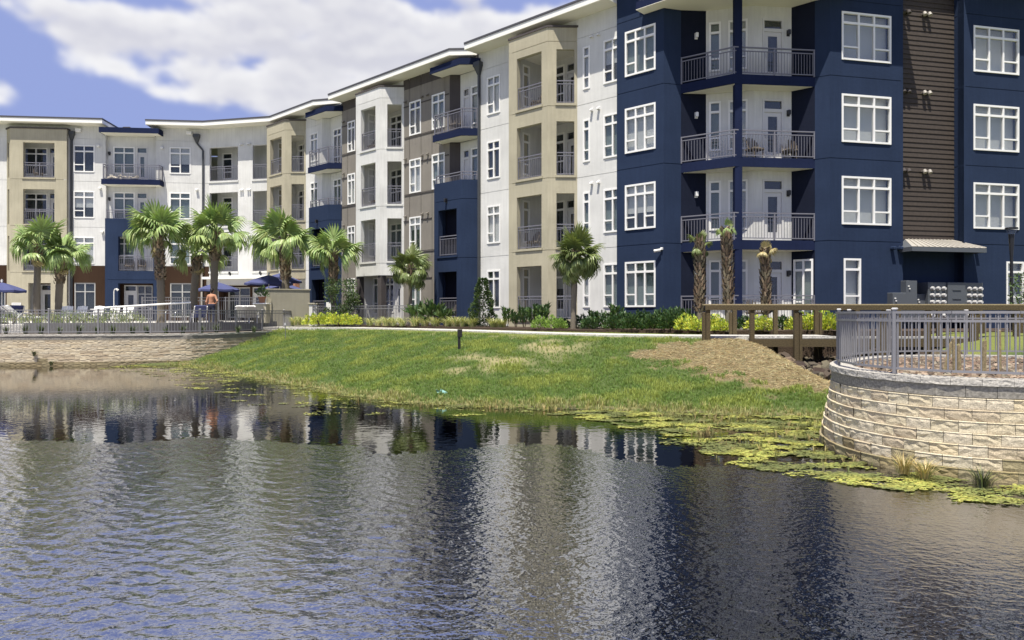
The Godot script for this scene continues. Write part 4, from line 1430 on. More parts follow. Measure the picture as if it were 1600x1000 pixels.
func stone_wall(label: String, c: Curve2D, from: float, to: float, len: float, batter: float, tones: Array, base: Vector3) -> Node3D:
	var root := thing("stone_retaining_wall", label, "retaining wall", base)
	var inv := root.transform.affine_inverse()
	var courses := 7
	var ch := 0.153
	var L := c.get_baked_length()
	var shapes := []
	var variants := []
	var wet := []
	for i in 10:
		var mb := rough_block(len, ch, 0.032, 100 + i, 0.015)
		var tone: Color = tones[i % tones.size()]
		for q in mb.c.size():
			mb.c[q] = tone * mb.c[q]
		shapes.append(mb)
		variants.append(mb.mesh())
		for q in mb.c.size():   # damp, algae-stained lowest course
			mb.c[q] = mb.c[q] * Color(0.52, 0.50, 0.40)
		wet.append(mb.mesh())
	var cap_b := []
	for i in 4:
		var mb := rough_block(len * 1.15, 0.095, 0.018, 300 + i)
		mb.box(Vector3(-len * 0.575 + 0.003, 0.0, -0.34), Vector3(len * 0.575 - 0.003, 0.089, -0.199))
		mb.use_c = false
		cap_b.append(mb)
	var band := MB.new()
	band.bevel_box(Vector3(0, 0.082, -0.1), Vector3(len * 1.15 - 0.006, 0.16, 0.2), 0.006)
	var rest := MB.new()
	rest.use_c = true
	var rest2 := MB.new()
	var core := MB.new()
	for k in courses + 2:
		var bl := len if k < courses else len * 1.15
		var n := int(L / bl)
		for i in n:
			var s := (i + (0.5 if k % 2 else 0.02)) * bl + bl / 2
			if s > L - bl * 0.3:
				continue
			var out := batter * (courses - 1 - k) if k < courses else (0.012 if k == courses else 0.03)
			var a := spot(c, s - bl / 2, out)
			var b := spot(c, s + bl / 2, out)
			var F := frame_between(a, b)
			F.origin = Vector3((a.x + b.x) / 2, k * ch if k < courses else courses * ch + (0.0 if k == courses else 0.165), (a.y + b.y) / 2)
			var stretch := (b - a).length() / bl
			F.basis.x *= stretch
			if k < courses:
				F.origin += F.basis.z * rf(-0.006, 0.006)
				var which := rng.randi() % 10
				if s > from and s < to:
					put("block", wet[which] if k == 0 or (k == 1 and rng.randf() < 0.15) else variants[which], M.stone_block, root, inv * F)
				else:
					rest.moved(shapes[which], inv * F)
			elif k == courses:
				if s > from and s < to:
					put("band_block", band.mesh() if i == 0 else band_mesh(band), M.band_block, root, inv * F)
				else:
					rest2.moved(band, inv * F)
			else:
				var q := rng.randi() % 4
				if s > from and s < to:
					put("cap_stone", cap_mesh(cap_b[q]), M.cap_stone, root, inv * F)
				else:
					core.moved(cap_b[q], inv * F)
	if rest.v.size():
		stuff(put("block_courses", rest.mesh(), M.stone_block, root))
		stuff(put("band_course", rest2.mesh(), M.band_block, root))
		stuff(put("cap_course", core.mesh(), M.cap_stone, root))
	# solid fill behind the facing
	var fill := MB.new()
	var steps := int(L / 0.25)
	for i in steps:
		var a := spot(c, L * i / steps, -0.08)
		var b := spot(c, L * (i + 1) / steps, -0.08)
		fill.quad(Vector3(a.x, -1.0, a.y), Vector3(b.x, -1.0, b.y), Vector3(b.x, 1.24, b.y), Vector3(a.x, 1.24, a.y))
	put("wall_core", fill.mesh(), M.band_block, root, inv)
	return root

var mesh_of := {}
func band_mesh(b: MB) -> ArrayMesh:
	if not mesh_of.has(b):
		mesh_of[b] = b.mesh()
	return mesh_of[b]

func cap_mesh(b: MB) -> ArrayMesh:
	return band_mesh(b)

var picket_of := {}
func fence(label: String, pts: Array, y: float, h: float, gap: float, group := "", inner_rail := 0.13, panel := 2.0, post_w := 0.055, caps := true) -> Node3D:
	var root := thing("metal_fence", label, "fence", Vector3(pts[0].x, y, pts[0].y), 0.0, group)
	var inv := root.transform.affine_inverse()
	var pb := MB.new()
	pb.box(Vector3(-post_w / 2, 0, -post_w / 2), Vector3(post_w / 2, h + 0.02, post_w / 2))
	var pm := pb.mesh()
	var cb := MB.new()
	cb.bevel_box(Vector3(0, h + 0.035, 0), Vector3(post_w + 0.02, 0.03, post_w + 0.02), 0.01)
	var cm := cb.mesh()
	var kb := MB.new()
	kb.box(Vector3(-0.0085, 0.06, -0.0085), Vector3(0.0085, h - 0.01, 0.0085))
	var km := kb.mesh()
	for i in pts.size() - 1:
		var F := frame_between(pts[i], pts[i + 1])
		F.origin.y = y
		var L: float = (pts[i + 1] - pts[i]).length()
		var rb := MB.new()
		rb.box(Vector3(0, h - 0.035, -0.02), Vector3(L, h, 0.02), F)
		put("top_rail", rb.mesh(), M.fence_grey, root, inv)
		var mb := MB.new()
		mb.box(Vector3(0, h - inner_rail - 0.033, -0.018), Vector3(L, h - inner_rail, 0.018), F)
		put("middle_rail", mb.mesh(), M.fence_grey, root, inv)
		var lb := MB.new()
		lb.box(Vector3(0, 0.06, -0.018), Vector3(L, 0.092, 0.018), F)
		put("bottom_rail", lb.mesh(), M.fence_grey, root, inv)
		var n := maxi(1, int(L / gap))
		for k in n:
			put("picket", km, M.fence_grey, root, inv * F * Transform3D(Basis.IDENTITY, Vector3((k + 0.5) * L / n, 0, 0)))
	# posts at equal spacing along the whole run
	var run := 0.0
	for i in pts.size() - 1:
		run += (pts[i + 1] - pts[i]).length()
	var np := maxi(1, int(round(run / panel)))
	for k in np + 1:
		var s := run * k / np
		var i := 0
		while i < pts.size() - 2 and s > (pts[i + 1] - pts[i]).length():
			s -= (pts[i + 1] - pts[i]).length()
			i += 1
		var q: Vector2 = pts[i] + (pts[i + 1] - pts[i]).normalized() * s
		var F := frame_between(pts[i], pts[i + 1])
		F.origin = Vector3(q.x, y, q.y)
		var po := put("post", pm, M.fence_grey, root, inv * F)
		if caps:
			put("post_cap", cm, M.fence_cap, po)
	return root

func along(c: Curve2D, s0: float, s1: float, step: float, out: float) -> Array:
	var r := []
	var n := maxi(1, int(round((s1 - s0) / step)))
	for i in n + 1:
		r.append(spot(c, lerpf(s0, s1, float(i) / n), out))
	return r

func W(a: Vector2) -> Vector2:   # (x, distance) to world (x, z)
	return Vector2(a.x, -a.y)

func walls_and_fences() -> void:
	# ---- left retaining wall and the pool terrace behind it
	var lc := path_of(deck_line)
	var from := lc.get_closest_offset(Vector2(-23.2, -30.5))
	stone_wall("long tan split-face stone retaining wall below the pool fence, at the far left bank", lc, from, 1e9, 0.43, 0.034, [Color(0.70, 0.60, 0.44), Color(0.76, 0.66, 0.49), Color(0.62, 0.52, 0.38), Color(0.72, 0.63, 0.48), Color(0.68, 0.60, 0.46)], Vector3(-17.65, 0, -30.8))
	var strip := []
	for p in deck_line:
		strip.append(W(p))
	var inner := [Vector2(-12.9, -39.6), Vector2(-14.6, -35.6), Vector2(-16.0, -33.6), Vector2(-18.5, -32.9), Vector2(-22.0, -32.7), Vector2(-46.0, -33.4)]
	var db := MB.new()
	db.prism(Geometry2D.offset_polygon(poly(strip + inner), -0.1)[0], 0.9, 1.3)
	structure("planting_strip", db.mesh(), M.mulch)
	var up := [Vector2(-46.0, -33.4), Vector2(-22.0, -32.7), Vector2(-18.5, -32.9), Vector2(-16.0, -33.6), Vector2(-14.6, -35.6), Vector2(-12.9, -39.6), Vector2(-11.9, -44.0), Vector2(-14.0, -51.0), Vector2(-24.0, -53.0), Vector2(-46.0, -54.0)]
	var ub := MB.new()
	ub.prism(poly(up), 0.9, 1.7)
	structure("pool_deck", ub.mesh(), M.concrete)
	# low grey planter walls at the edge of the upper deck
	var pw := thing("planter_wall", "low grey rendered wall of the raised pool deck behind the left fence", "wall", Vector3(-16.0, 1.3, -33.5))
	for i in range(1, 5):
		var F := frame_between(up[i], up[i + 1])
		var L: float = (up[i + 1] - up[i]).length()
		var b := MB.new()
		b.box(Vector3(0.003, 0.9, 0.0), Vector3(L - 0.003, 1.78, 0.14), F)
		put("wall_section", b.mesh(), M.grey_stucco, pw, pw.transform.affine_inverse())
	var fl := along(lc, from - 0.6, lc.get_baked_length() - 0.25, 1.0, -0.22)
	fl.append(Vector2(-12.2, -40.2))
	fence("grey metal picket fence along the top of the long left stone wall", fl, 1.345, 1.02, 0.115, "", 0.13, 1.95)
	fence("taller grey metal pool fence further back, behind the palms on the pool deck", [W(ray(222, 40.0)), W(ray(300, 40.6)), W(ray(415, 41.0))], 1.7, 1.42, 0.115, "", 0.18, 2.1, 0.06, false)
	fence("low grey metal patio fence in front of the far white bay", [W(ray(489, 39.8)), W(ray(560, 38.6)), W(ray(640, 35.9)), Vector2(-4.7, -38.0)], 1.5, 1.12, 0.115, "", 0.15, 2.0)
	fence("short grey metal fence on the far left patio under the beige bay", [on(FL, -4.0, 1.6), on(FL, 1.9, 1.6)], 1.7, 1.0, 0.12, "", 0.15, 2.0, 0.05, false)
	# ---- the round stone terrace at the right
	var rc := path_of(Array(ring_pts))
	stone_wall("curved tan split-face stone retaining wall of the round terrace at the near right", rc, 0.6, 9.2, 0.31, 0.03, [Color(0.72, 0.63, 0.45), Color(0.78, 0.70, 0.52), Color(0.66, 0.56, 0.40), Color(0.75, 0.67, 0.51), Color(0.70, 0.62, 0.45), Color(0.80, 0.69, 0.47)], Vector3(7.6, 0, -9.3))
	var rf_pts := along(rc, 0.0, rc.get_baked_length(), 0.8, -0.07)
	fence("grey metal picket fence round the top of the near right stone terrace", rf_pts, 1.335, 0.9, 0.088, "", 0.12, 1.9, 0.046)
	var bed := []
	for p in ring_pts:
		bed.append(W(p))
	var gb := MB.new()
	gb.prism(Geometry2D.offset_polygon(poly(bed.slice(0, -1)), -0.12)[0], 0.5, 1.22)
	structure("gravel_bed", gb.mesh(), M.mulch)
	boardwalk()
	paths()

func boardwalk() -> void:
	var z0 := 22.4
	var z1 := 24.0
	var y := 1.45
	var root := thing("boardwalk", "brown timber boardwalk with a flat handrail crossing behind the near right terrace", "boardwalk", Vector3(10.0, 1.0, -23.2))
	var inv := root.transform.affine_inverse()
	var x0 := 7.35
	var x1 := 22.0
	var plank := MB.new()
	plank.bevel_box(Vector3(0, -0.02, 0), Vector3(0.138, 0.038, z1 - z0 - 0.05), 0.006)
	var pm := plank.mesh()
	var i := 0
	while x0 + i * 0.145 < x1:
		put("plank", pm, M.deck_top, root, inv * Transform3D(Basis.IDENTITY, Vector3(x0 + 0.07 + i * 0.145, y + rf(-0.003, 0.003), -(z0 + z1) / 2)))
		i += 1
	for z in [z0 + 0.02, z1 - 0.02, (z0 + z1) / 2]:
		var jb := MB.new()
		jb.box(Vector3(x0, y - 0.28, -z - 0.02), Vector3(x1, y - 0.041, -z + 0.02))
		put("joist", jb.mesh(), M.wood, root, inv)
	for side in 2:
		var z := z0 - 0.06 if side == 0 else z1 + 0.06
		var start := 6.05 if side == 0 else 7.4
		var k := 0
		var px := start
		while px < x1:
			var b := MB.new()
			var low := -0.3 if px > 8.0 else 1.3
			b.bevel_box(Vector3(px, (low + y + 0.98) / 2, -z), Vector3(0.13, y + 0.98 - low, 0.13), 0.012)
			if k % 2 == 0:
				b.bevel_box(Vector3(px + (0.14 if k % 4 else -0.13), (low + y + 0.86) / 2, -z), Vector3(0.09, y + 0.72 - low, 0.09), 0.01)
			put("post", b.mesh(), M.wood, root, inv)
			k += 1
			px += 1.36
		var rb := MB.new()
		rb.bevel_box(Vector3((start + x1) / 2 - 0.05, y + 1.02, -z), Vector3(x1 - start + 0.2, 0.045, 0.17), 0.008)
		put("handrail", rb.mesh(), M.wood_light, root, inv)
		var rb2 := MB.new()
		rb2.box(Vector3(start - 0.1, y + 0.86, -z + 0.066 if side == 0 else -z - 0.1), Vector3(x1, y + 0.995, -z + 0.1 if side == 0 else -z - 0.066))
		put("side_rail", rb2.mesh(), M.wood, root, inv)

func ribbon(a: Array, width: float, y: float, m: String, called: String, lift := 0.03) -> void:
	# a path laid over the ground, following its height
	var c := Curve2D.new()
	for i in a.size():
		var t: Vector2 = (a[mini(i + 1, a.size() - 1)] - a[maxi(i - 1, 0)]) / 6.0
		c.add_point(a[i], -t, t)
	var L := c.get_baked_length()
	var n := int(L / 0.5)
	var b := MB.new()
	var prev := []
	for i in n + 1:
		var s := L * i / n
		var p := c.sample_baked(s)
		var t := (c.sample_baked(minf(s + 0.1, L)) - c.sample_baked(maxf(s - 0.1, 0))).normalized()
		var o := Vector2(-t.y, t.x) * width / 2
		var h := y
		if y < 0:
			h = ground_y(p.x, p.y) + lift
		var l := Vector3(p.x + o.x, h, -(p.y + o.y))
		var r := Vector3(p.x - o.x, h, -(p.y - o.y))
		if i > 0:
			b.quad(prev[1], r, l, prev[0])
			b.quad(prev[1] + Vector3(0, -0.15, 0), r + Vector3(0, -0.15, 0), r, prev[1])
			b.quad(l + Vector3(0, -0.15, 0), prev[0] + Vector3(0, -0.15, 0), prev[0], l)
		prev = [l, r]
	structure(called, b.mesh(), M[m])

func paths() -> void:
	ribbon([ray(425, 38.9), ray(480, 37.5), ray(540, 37.4), ray(640, 34.0), ray(740, 30.5), ray(850, 26.8), ray(960, 24.6), ray(1060, 23.6), ray(1165, 23.2), ray(1290, 23.2)], 1.45, 1.50, "concrete", "footpath")
	# mulch beds along the foot of the building
	var bed := MB.new()
	var fr := [[-26.0, 0.0], [-26.0, 3.4], [-20.0, 3.0], [-14.0, 2.9], [-10.0, 3.2], [-4.0, 3.6], [-0.6, 3.9]]
	var a := []
	for p in fr:
		a.append(on(FM, p[0], p[1]))
	a += [W(ray(1100, 25.2)), W(ray(1330, 25.0)), W(ray(1600, 25.2)), on(FR, 10.0, 0.0), on(FR, -0.5, 0.0), on(FM, 0.3, -2.0)]
	bed.prism(poly(a), 0.2, 1.6)
	structure("mulch_bed", bed.mesh(), M.mulch)

# ------------------------------------------------------------------ plants
const ORD := ["first", "second", "third", "fourth", "fifth", "sixth", "seventh", "eighth", "ninth", "tenth", "eleventh", "twelfth", "thirteenth", "fourteenth", "fifteenth", "sixteenth"]

func vary(c: Color, amt: float) -> Color:
	var k := 1.0 + rf(-amt, amt)
	return Color(c.r * k * (1.0 + rf(-0.12, 0.12)), c.g * k, c.b * k)

func fan_frond(seed_n: int, col: Color, droop: float, segs := 24, spread := 2.0, dead := 0.0) -> ArrayMesh:
	# a fan leaf: arching stalk, then folded strips that split and hang at their tips
	rng.seed = seed_n
	var b := MB.new()
	b.use_c = true
	var pet := 0.50
	b.cur = Color(col.r * 1.1, col.g * 0.95, col.b)
	b.tube([Vector3.ZERO, Vector3(0, 0.05, pet * 0.5), Vector3(0, 0.03, pet), Vector3(0, -0.02, pet + 0.14)], [0.022, 0.016, 0.012, 0.006], 4)
	for i in segs:
		var t := (float(i) / (segs - 1) * 2.0 - 1.0)
		var an := t * spread + rf(-0.04, 0.04)
		var L := 0.62 * (1.0 - 0.28 * absf(t)) * rf(0.88, 1.1)
		var dir := Vector3(sin(an), 0, cos(an))
		var side := Vector3(cos(an), 0, -sin(an))
		var w := 0.028
		var p0 := Vector3(0, 0.0, pet + 0.02 * (1 - absf(t)))
		var fold := 0.012 if i % 2 else -0.012
		var lift := 0.16 * (1 - absf(t)) - 0.05 + rf(-0.02, 0.02)
		b.cur = vary(col, 0.22).lerp(Color(0.42, 0.36, 0.16), dead if rng.randf() < 0.4 else dead * 0.6)
		var pts := [p0]
		var ws := [0.006]
		for k in range(1, 5):
			var s := k / 4.0
			var dr := droop * s * s * (0.55 + 0.45 * absf(t)) + rf(0.0, 0.03)
			var bend := 1.0 - 0.35 * droop * s * s
			pts.append(p0 + dir * L * s * bend + Vector3(0, lift * s - dr * L * 0.9, 0) + side * rf(-0.012, 0.012) * s)
			ws.append(w * [0.0, 1.0, 1.15, 0.75, 0.08][k])
		for k in 4:
			var a: Vector3 = pts[k]
			var c: Vector3 = pts[k + 1]
			var up := Vector3(0, fold, 0)
			b.quad(a - side * ws[k], a + up * minf(1, ws[k] * 40), c + up * minf(1, ws[k + 1] * 40), c - side * ws[k + 1])
			b.quad(a + up * minf(1, ws[k] * 40), a + side * ws[k], c + side * ws[k + 1], c + up * minf(1, ws[k + 1] * 40))
	return b.mesh()

func palm_trunk(h: float, r: float, lean: Vector2, boots_from: float, seed_n: int, col := Color(0.36, 0.31, 0.24)) -> Array:
	rng.seed = seed_n
	var b := MB.new()
	b.use_c = true
	var pts := []
	var rad := []
	var n := int(h / 0.11)
	for i in n + 1:
		var s := float(i) / n
		pts.append(Vector3(lean.x * s * s, h * s, lean.y * s * s))
		rad.append(r * 0.88 * (1.25 - 0.3 * minf(s * 6.0, 1.0) + 0.1 * s) * rf(0.93, 1.07))
	b.cur = col
	b.tube(pts, rad, 11)
	var lb := MB.new()
	lb.use_c = true
	var y := boots_from * h
	var k := 0
	while y < h + 0.05:
		var s := minf(y / h, 1.0)
		var c := Vector3(lean.x * s * s, y, lean.y * s * s)
		for q in 5:
			var an := TAU * q / 5.0 + k * 0.63 + rf(-0.12, 0.12)
			var o := Vector3(cos(an), 0, sin(an))
			var t := Vector3(-sin(an), 0, cos(an))
			var w := r * rf(0.42, 0.6)
			var L := rf(0.16, 0.30)
			var out := rf(0.05, 0.12)
			lb.cur = vary(Color(0.44, 0.34, 0.23) if rng.randf() < 0.65 else Color(0.26, 0.20, 0.13), 0.25)
			var a := c + o * r * 0.92 - t * w
			var d := c + o * r * 0.92 + t * w
			var tip := c + o * (r + out) + Vector3(0, L, 0) + t * rf(-0.04, 0.04)
			var m := c + o * (r + 0.05) + Vector3(0, 0.03, 0)
			lb.tri(a, m, tip - t * 0.025)
			lb.tri(m, d, tip + t * 0.025)
			lb.tri(m, tip + t * 0.025, tip - t * 0.025)
			lb.quad(tip - t * 0.025, tip + t * 0.025, c + o * r * 0.8 + Vector3(0, L * 0.6, 0) + t * w, c + o * r * 0.8 + Vector3(0, L * 0.6, 0) - t * w)
		y += rf(0.09, 0.13)
		k += 1
	return [b.mesh(), lb.mesh(), pts[-1]]

var frond_sets := {}
var dead_set := []
func palm(label: String, at: Vector3, h: float, r: float, crown: float, n: int, lean: Vector2, boots: float, seed_n: int, kind := "green", low := -0.75, group := "palms on the pool terrace") -> void:
	var root := thing("palm_tree", label, "palm tree", at, 0.0, group)
	var t := palm_trunk(h, r, lean, boots, seed_n)
	put("trunk", t[0], M.bark, root)
	put("leaf_bases", t[1], M.bark, root)
	if not frond_sets.has(kind):
		var set_ := []
		var col: Color = {"green": Color(0.25, 0.36, 0.125), "pale": Color(0.30, 0.39, 0.15), "dark": Color(0.115, 0.17, 0.05), "dry": Color(0.45, 0.37, 0.2)}[kind]
		for i in 5:
			set_.append(fan_frond(500 + i + kind.hash() % 97, col, [0.35, 0.7, 1.05, 1.35, 0.9][i], 24, [2.0, 1.8, 2.1, 1.7, 1.9][i], 0.15 if kind != "dry" else 0.8))
		frond_sets[kind] = set_
	rng.seed = seed_n + 77
	if kind != "dry" and crown > 1.0 and dead_set.is_empty():
		for i in 2:
			dead_set.append(fan_frond(700 + i, Color(0.42, 0.34, 0.19), 1.2, 14, 1.1, 0.8))
		rng.seed = seed_n + 77
	if kind != "dry" and crown > 1.0:
		for i in 2 + seed_n % 3:
			var db := Basis(Vector3.UP, rf(0, TAU)) * Basis(Vector3.RIGHT, rf(1.0, 1.35))
			put("dead_frond", dead_set[i % 2], M.palm_leaf, root, Transform3D(db.scaled(Vector3.ONE * crown * rf(0.55, 0.75)), t[2] + Vector3(0, -0.1, 0)))
	for i in n:
		var s := (i + 0.5) / n
		var el := lerpf(1.4, low, pow(s, 0.85)) + rf(-0.22, 0.22)
		var az := i * 2.39996 + rf(-0.25, 0.25)
		var which := clampi(int(s * 4.0 + rf(-0.6, 0.9)), 0, 4)
		var bs := Basis(Vector3.UP, az) * Basis(Vector3.RIGHT, -el) * Basis(Vector3.FORWARD, rf(-0.35, 0.35))
		var k := crown * 1.15 * rf(0.85, 1.12)
		if rng.randf() < (0.34 if group.begins_with("palms") else 0.1):
			continue
		put("frond", frond_sets[kind][which], M.palm_leaf, root, Transform3D(bs.scaled(Vector3.ONE * k), t[2] + Vector3(0, rf(-0.12, 0.1), 0)))

# leaves spread through a volume; place(i) gives [position, outward direction]
func leaf_cloud(n: int, place: Callable, ll: float, lw: float, col: Color, upness: float, seed_n: int, alt := Color(0, 0, 0), alt_share := 0.0) -> ArrayMesh:
	rng.seed = seed_n
	var b := MB.new()
	b.use_c = true
	for i in n:
		var q: Array = place.call(i)
		var d: Vector3 = (q[1] + Vector3(rf(-0.5, 0.5), upness + rf(-0.4, 0.5), rf(-0.5, 0.5))).normalized()
		var s := d.cross(Vector3(rf(-1, 1), rf(-1, 1), rf(-1, 1))).normalized()
		var up := s.cross(d)
		var L := ll * rf(0.7, 1.25)
		var w := lw * rf(0.8, 1.2)
		var p: Vector3 = q[0]
		b.cur = vary(alt if rng.randf() < alt_share else col, 0.28)
		var m := p + d * L * 0.5 - up * w * 0.25
		var tip := p + d * L - up * L * 0.12
		b.tri(p, m + up * 0.0, m + s * w + up * w * 0.3)
		b.tri(m, tip, m + s * w + up * w * 0.3)
		b.tri(p, m - s * w + up * w * 0.3, m)
		b.tri(m - s * w + up * w * 0.3, tip, m)
	return b.mesh()

func blades(n: int, h: float, spread: float, w: float, col: Color, seed_n: int, curl := 0.6, alt := Color(0, 0, 0), alt_share := 0.0) -> ArrayMesh:
	rng.seed = seed_n
	var b := MB.new()
	b.use_c = true
	for i in n:
		var an := rf(0, TAU)
		var o := Vector3(cos(an), 0, sin(an))
		var s := Vector3(-o.z, 0, o.x)
		var p := o * rf(0.0, spread * 0.3)
		var L := h * rf(0.6, 1.15)
		var lean := rf(0.1, 1.0) * spread
		b.cur = vary(alt if rng.randf() < alt_share else col, 0.25)
		var prev := p
		var pw := w
		for k in range(1, 4):
			var t := k / 3.0
			var c := p + o * lean * t * t + Vector3(0, L * (t - curl * 0.45 * t * t), 0)
			var nw: float = w * [0.0, 0.95, 0.7, 0.05][k]
			b.quad(prev - s * pw, prev + s * pw, c + s * nw, c - s * nw)
			prev = c
			pw = nw
	return b.mesh()

func stems(n: int, h: float, spread: float, seed_n: int) -> ArrayMesh:
	rng.seed = seed_n
	var b := MB.new()
	b.use_c = true
	b.cur = Color(0.14, 0.10, 0.06)
	for i in n:
		var an := rf(0, TAU)
		var o := Vector3(cos(an), 0, sin(an))
		b.tube([Vector3.ZERO + o * 0.03, o * spread * 0.4 + Vector3(0, h * 0.5, 0), o * spread * rf(0.6, 0.9) + Vector3(0, h * rf(0.75, 0.95), 0)], [0.014, 0.01, 0.005], 4)
	return b.mesh()

func mound(r: float, h: float) -> Callable:
	return func(_i: int) -> Array:
		var d := Vector3(rf(-1, 1), rf(0.0, 1.0), rf(-1, 1))
		while d.length() > 1.0 or d.length() < 0.05:
			d = Vector3(rf(-1, 1), rf(0.0, 1.0), rf(-1, 1))
		var k := 0.55 + 0.45 * pow(rng.randf(), 0.5)
		d = d.normalized() * k * (1.0 + 0.18 * sin(d.x * 9.0 + d.z * 7.0))
		return [Vector3(d.x * r, 0.04 + d.y * h, d.z * r), d]

func whorls(n_stem: int, r: float, h: float) -> Callable:
	var tops := []
	for i in n_stem:
		var an := i * 2.4
		var q := r * sqrt((i + 0.4) / n_stem)
		tops.append([Vector3(cos(an) * q, 0, sin(an) * q), h * rf(0.6, 1.0), Vector3(cos(an), 0.4, sin(an))])
	return func(_i: int) -> Array:
		var t: Array = tops[rng.randi() % n_stem]
		var f := 0.25 + 0.75 * pow(rng.randf(), 0.6)
		return [t[0] * (0.4 + 0.6 * f) + Vector3(rf(-0.03, 0.03), t[1] * f, rf(-0.03, 0.03)), Vector3(t[2].x + rf(-1, 1), rf(0.1, 0.9), t[2].z + rf(-1, 1)).normalized()]

func plant(called: String, label: String, category: String, parts: Array, at: Vector3, turn: float, group: String) -> Node3D:
	var root := thing(called, label, category, at, turn, group)
	for p in parts:
		put(p[0], p[1], M[p[2]], root)
	return root

func row(proto: Node3D, places: Array, labels: Callable, y: float, size_lo: float, size_hi: float) -> void:
	# first place moves the prototype itself, the rest are copies
	for i in places.size():
		var p: Vector2 = W(ray(places[i][0], places[i][1]))
		var at := Vector3(p.x, y, p.y)
		var k: float = rf(size_lo, size_hi) * (places[i][2] if places[i].size() > 2 else 1.0)
		var turn := rf(0, TAU)
		if i == 0:
			proto.transform = Transform3D(Basis(Vector3.UP, turn).scaled(Vector3.ONE * k), at)
			proto.set_meta("label", labels.call(0))
		else:
			dup(proto, at, turn, k, labels.call(i))

